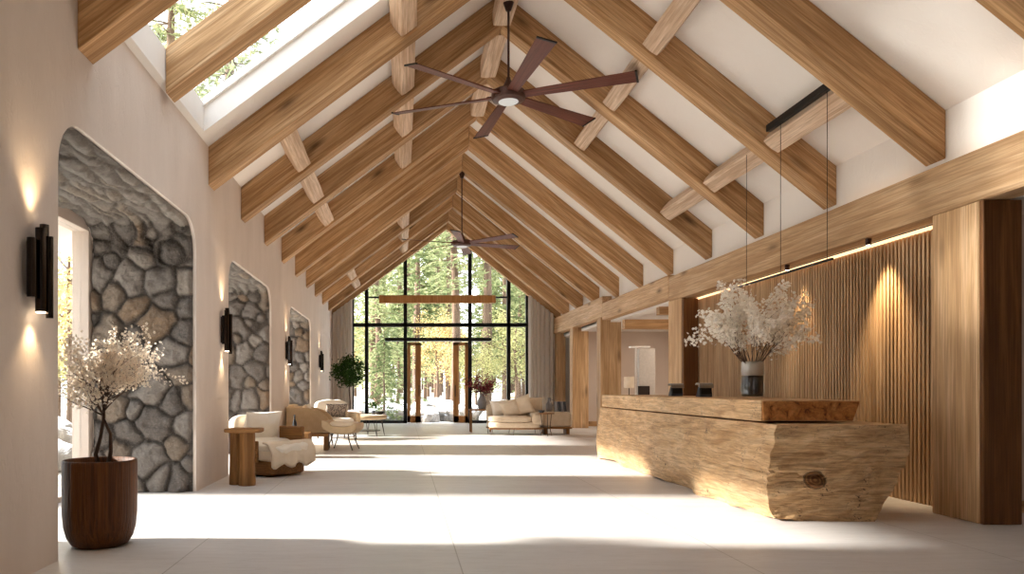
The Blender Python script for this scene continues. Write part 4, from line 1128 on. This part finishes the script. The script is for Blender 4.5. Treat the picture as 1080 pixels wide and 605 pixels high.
def rock(loc, d, seed, lab, grp):
    mb = MB(); mb.soft((0, 0, 0), d, 2.4, 12, seed=seed)
    mb.v = [tuple(Vector(p) * (1 + .35 * noise.noise(Vector(p) * 1.6 + Vector((seed * 3, 0, 0))) + .12 * noise.noise(Vector(p) * 5 + Vector((seed, 0, 0))))) for p in mb.v]
    o = mb.build('boulder', m_srock, loc=loc, rz=seed); tag(o, lab, 'rock', grp); return o
rnd = random.Random(3)
for k, (x, y, s) in enumerate(((.9, 32.5, 1.3), (2.4, 33.5, 1.6), (-.6, 34.5, 1.5), (3.9, 31.8, 1.2), (1.6, 36.5, 2.0), (-2.6, 33.2, 1.4), (5.4, 33.8, 1.4), (-1.5, 37.5, 1.8), (4.3, 37.0, 1.9))):
    rock((x, y, .05), (s * 1.5, s, s * .65), k + 1.3, ['boulder filling the left half of the open doorway', 'boulder on the right of the open doorway', 'boulder outside behind the left door leaf', 'boulder outside just right of the right black post',
      'large boulder farther back beyond the open doorway', 'boulder outside below the left gable panes', 'boulder outside behind the sofa cushions', 'wide boulder farther back behind the left door leaf', 'large boulder farther back behind the plum vase'][k], 'boulders beyond the gable glazing')
for k, (x, y, s) in enumerate(((-6.2, 13.2, .9), (-7.6, 15.0, 1.1), (-8.4, 17.6, 1.2), (-6.4, 11.6, .7), (-9.6, 19.8, 1.4))):
    rock((x, y, 0.05), (s * 1.4, s, s * .7), k + 11.7, ['boulder outside the near stone opening, behind the planter', 'second boulder back outside the near stone opening', 'broad boulder deeper outside the near stone opening', 'smallest and nearest boulder outside the near stone opening', 'farthest boulder outside the near stone opening'][k], 'boulders outside the near opening')

def conifer_mesh(seed, h, R, bare, per=5):
    rnd = random.Random(seed); tk = MB(); n = 9
    tk.tube([(.05 * math.sin(i), .05 * math.cos(i * 1.3), h * i / n - .1) for i in range(n + 1)], [.20 * (1 - .85 * i / n) * h / 14 + .02 for i in range(n + 1)], 8)
    g = MB(); nw = int((1 - bare) * h / .32)
    for wv in range(nw):
        q = wv / nw; z = h * (bare + (1 - bare) * q); Lb = R * (1 - q) ** .75 + .25
        for k in range(per):
            a = rnd.uniform(0, 2 * PI); L = Lb * rnd.uniform(.6, 1.1); d = Vector((math.cos(a), math.sin(a), 0))
            if rnd.random() < .5: tk.tube([(0, 0, z), tuple(d * L * .5 + Vector((0, 0, z - .03 * L))), tuple(d * L * .95 + Vector((0, 0, z - .22 * L)))], [.028, .016, .006], 4, False)
            for m_ in range(9):
                s_ = rnd.uniform(.25, 1.); p = d * L * s_ + Vector((rnd.gauss(0, .10), rnd.gauss(0, .10), z - .28 * L * s_ * s_ + rnd.gauss(0, .05)))
                for _ in range(3):
                    dd = (d * .8 + Vector((rnd.uniform(-1, 1), rnd.uniform(-1, 1), rnd.uniform(-.7, .3)))).normalized(); sd = dd.orthogonal().normalized() * .045
                    l = rnd.uniform(.16, .34); g.add([p - sd, p + sd, p + dd * l + sd * .3, p + dd * l - sd * .3], [(0, 1, 2, 3)])
    return tk, g
protos = []
for k, (s, h, R, bare, mt) in enumerate(((1, 15, 1.9, .22, l_pine), (2, 13, 2.1, .12, l_pale), (3, 17, 2.2, .38, l_pale), (4, 9, 1.9, .03, l_pine))):
    tk, g = conifer_mesh(s, h, R, bare, 5)
    e = empty('conifer', (0, 0, 0)); tk.build('trunk', m_bark, e, smooth=True); o = g.build('foliage', mt, e); protos.append([e, False])
def deciduous(seed, h, mt, r):
    rnd = random.Random(seed); tk = MB(); tips = []
    tk.tube([(0, 0, -.1), (.05, 0, h * .3), (-.05, .05, h * .6), (0, 0, h * .85)], [.11, .09, .06, .03], 8)
    for k in range(12): a = k * 2.4; twigs(rnd, (0, 0, h * (.3 + .045 * k)), (math.cos(a), math.sin(a), .6), r * rnd.uniform(.6, .9), .03, 1, tk, tips, .6, .1, 4, 3)
    g = MB()
    for p, d in tips: leaves_at(rnd, g, p, .26, .13, 22, .7)
    e = empty('broadleaf_tree', (0, 0, 0)); tk.build('trunk', m_bark, e, smooth=True); g.build('foliage', mt, e); return [e, False]
protos.append(deciduous(5, 6.5, l_gold, 1.9)); protos.append(deciduous(6, 5.5, l_olive, 1.8))
tk, g = conifer_mesh(9, 15, 2.9, .42, 16)  # dense high crown shaped to block sun above the wall openings
e = empty('conifer', (0, 0, 0)); tk.build('trunk', m_bark, e, smooth=True); g.build('foliage', l_pine, e); protos.append([e, False])
KIND = ['dark green conifer', 'pale green conifer', 'tall bare-trunked pale pine', 'low bushy dark conifer', 'golden leaved broadleaf tree', 'olive leaved small tree', 'added unseen broad-crowned shade pine']
def plant(k, x, y, s, rz, where, grp, z=None):
    e, used = protos[k]
    o = e if not used else copy_tree(e); protos[k][1] = True
    o.location = (x, y, (gz(x, y) if z is None else z) ); o.rotation_euler = (0, 0, rz); o.scale = (s, s, s)
    tag(o, KIND[k] + ' ' + where, 'tree', grp); return o
rnd = random.Random(77)
# individually recognisable trunks behind the door
plant(2, PX(480) * 38 / 27 , 38, 1.05, .4, 'whose thick trunk rises right of the middle of the gable window', None)
plant(2, PX(514) * 36 / 27, 36, 1.0, 2.1, 'whose trunk stands between the right gable mullions', None)
plant(1, PX(398) * 35 / 27, 35.5, .95, 1.1, 'filling the left gable panes above the indoor tree', None)
plant(4, PX(462) * 39 / 27, 40, .8, 0, 'seen through the open doorway', None)
plant(5, PX(548) * 34 / 27, 35, .9, 1, 'behind the rightmost gable pane', None)
plant(0, PX(440) * 40 / 27, 41, 1.0, 3, 'behind the left door leaf', None)
plant(5, PX(505) * 33 / 27, 34, .6, 2, 'low behind the right mullion', None)
plant(3, PX(405) * 33 / 27, 33, .45, 2, 'low in the left gable panes', None)
plant(3, PX(420) * 46 / 27, 46, .8, 1.2, 'far behind the left black post', None)
for i in range(60):
    y = rnd.uniform(44, 95); x = (rnd.uniform(345, 600) - 425) / 800 * y
    k = rnd.choice([0, 1, 1, 2, 2, 1, 1, 2, 5, 4]); s = rnd.uniform(.9, 1.25)
    plant(k, x, y, s, rnd.uniform(0, 6), 'in the distant forest beyond the gable glass', 'distant trees beyond the gable')
# trees left of the building (seen through the near opening and the skylight)
for (k, x, y, s, w_) in ((4, -10.2, 23.2, 1.1, 'nearest outside the near stone opening'), (4, -12.5, 27.5, .8, 'seen through the near stone opening'), (4, -15.5, 32, 1.0, 'farther out through the near stone opening'), (5, -10.8, 25.5, .5, 'low beyond the near stone opening')):
    plant(k, x, y, s, 0, w_, None, -.2)
for (k, x, y, s, w_) in ((2, -6.6, 21.5, .95, 'seen through the left of the skylight'), (2, -5.8, 25.5, 1.15, 'seen through the middle of the skylight'), (1, -8.5, 26.5, 1.1, 'low behind the skylight pines')):
    plant(k, x, y, s, 1.7, w_, None, -.2)
for (x, y, s, w_) in ((-8.8, 5.35, 1.05, 'nearest of those uphill of the skylight'), (-8.9, 9.35, 1.05, 'nearest of those between the first two stone openings'), (-11.6, 4.3, 1.12, 'second of those uphill of the skylight'),  # unseen pines added to keep direct sun out of the skylight
                      (-12.0, 9.6, 1.15, 'second of those between the first two stone openings')):
    plant(6, x, y, s, 2.0 + x, w_, None, -.2)
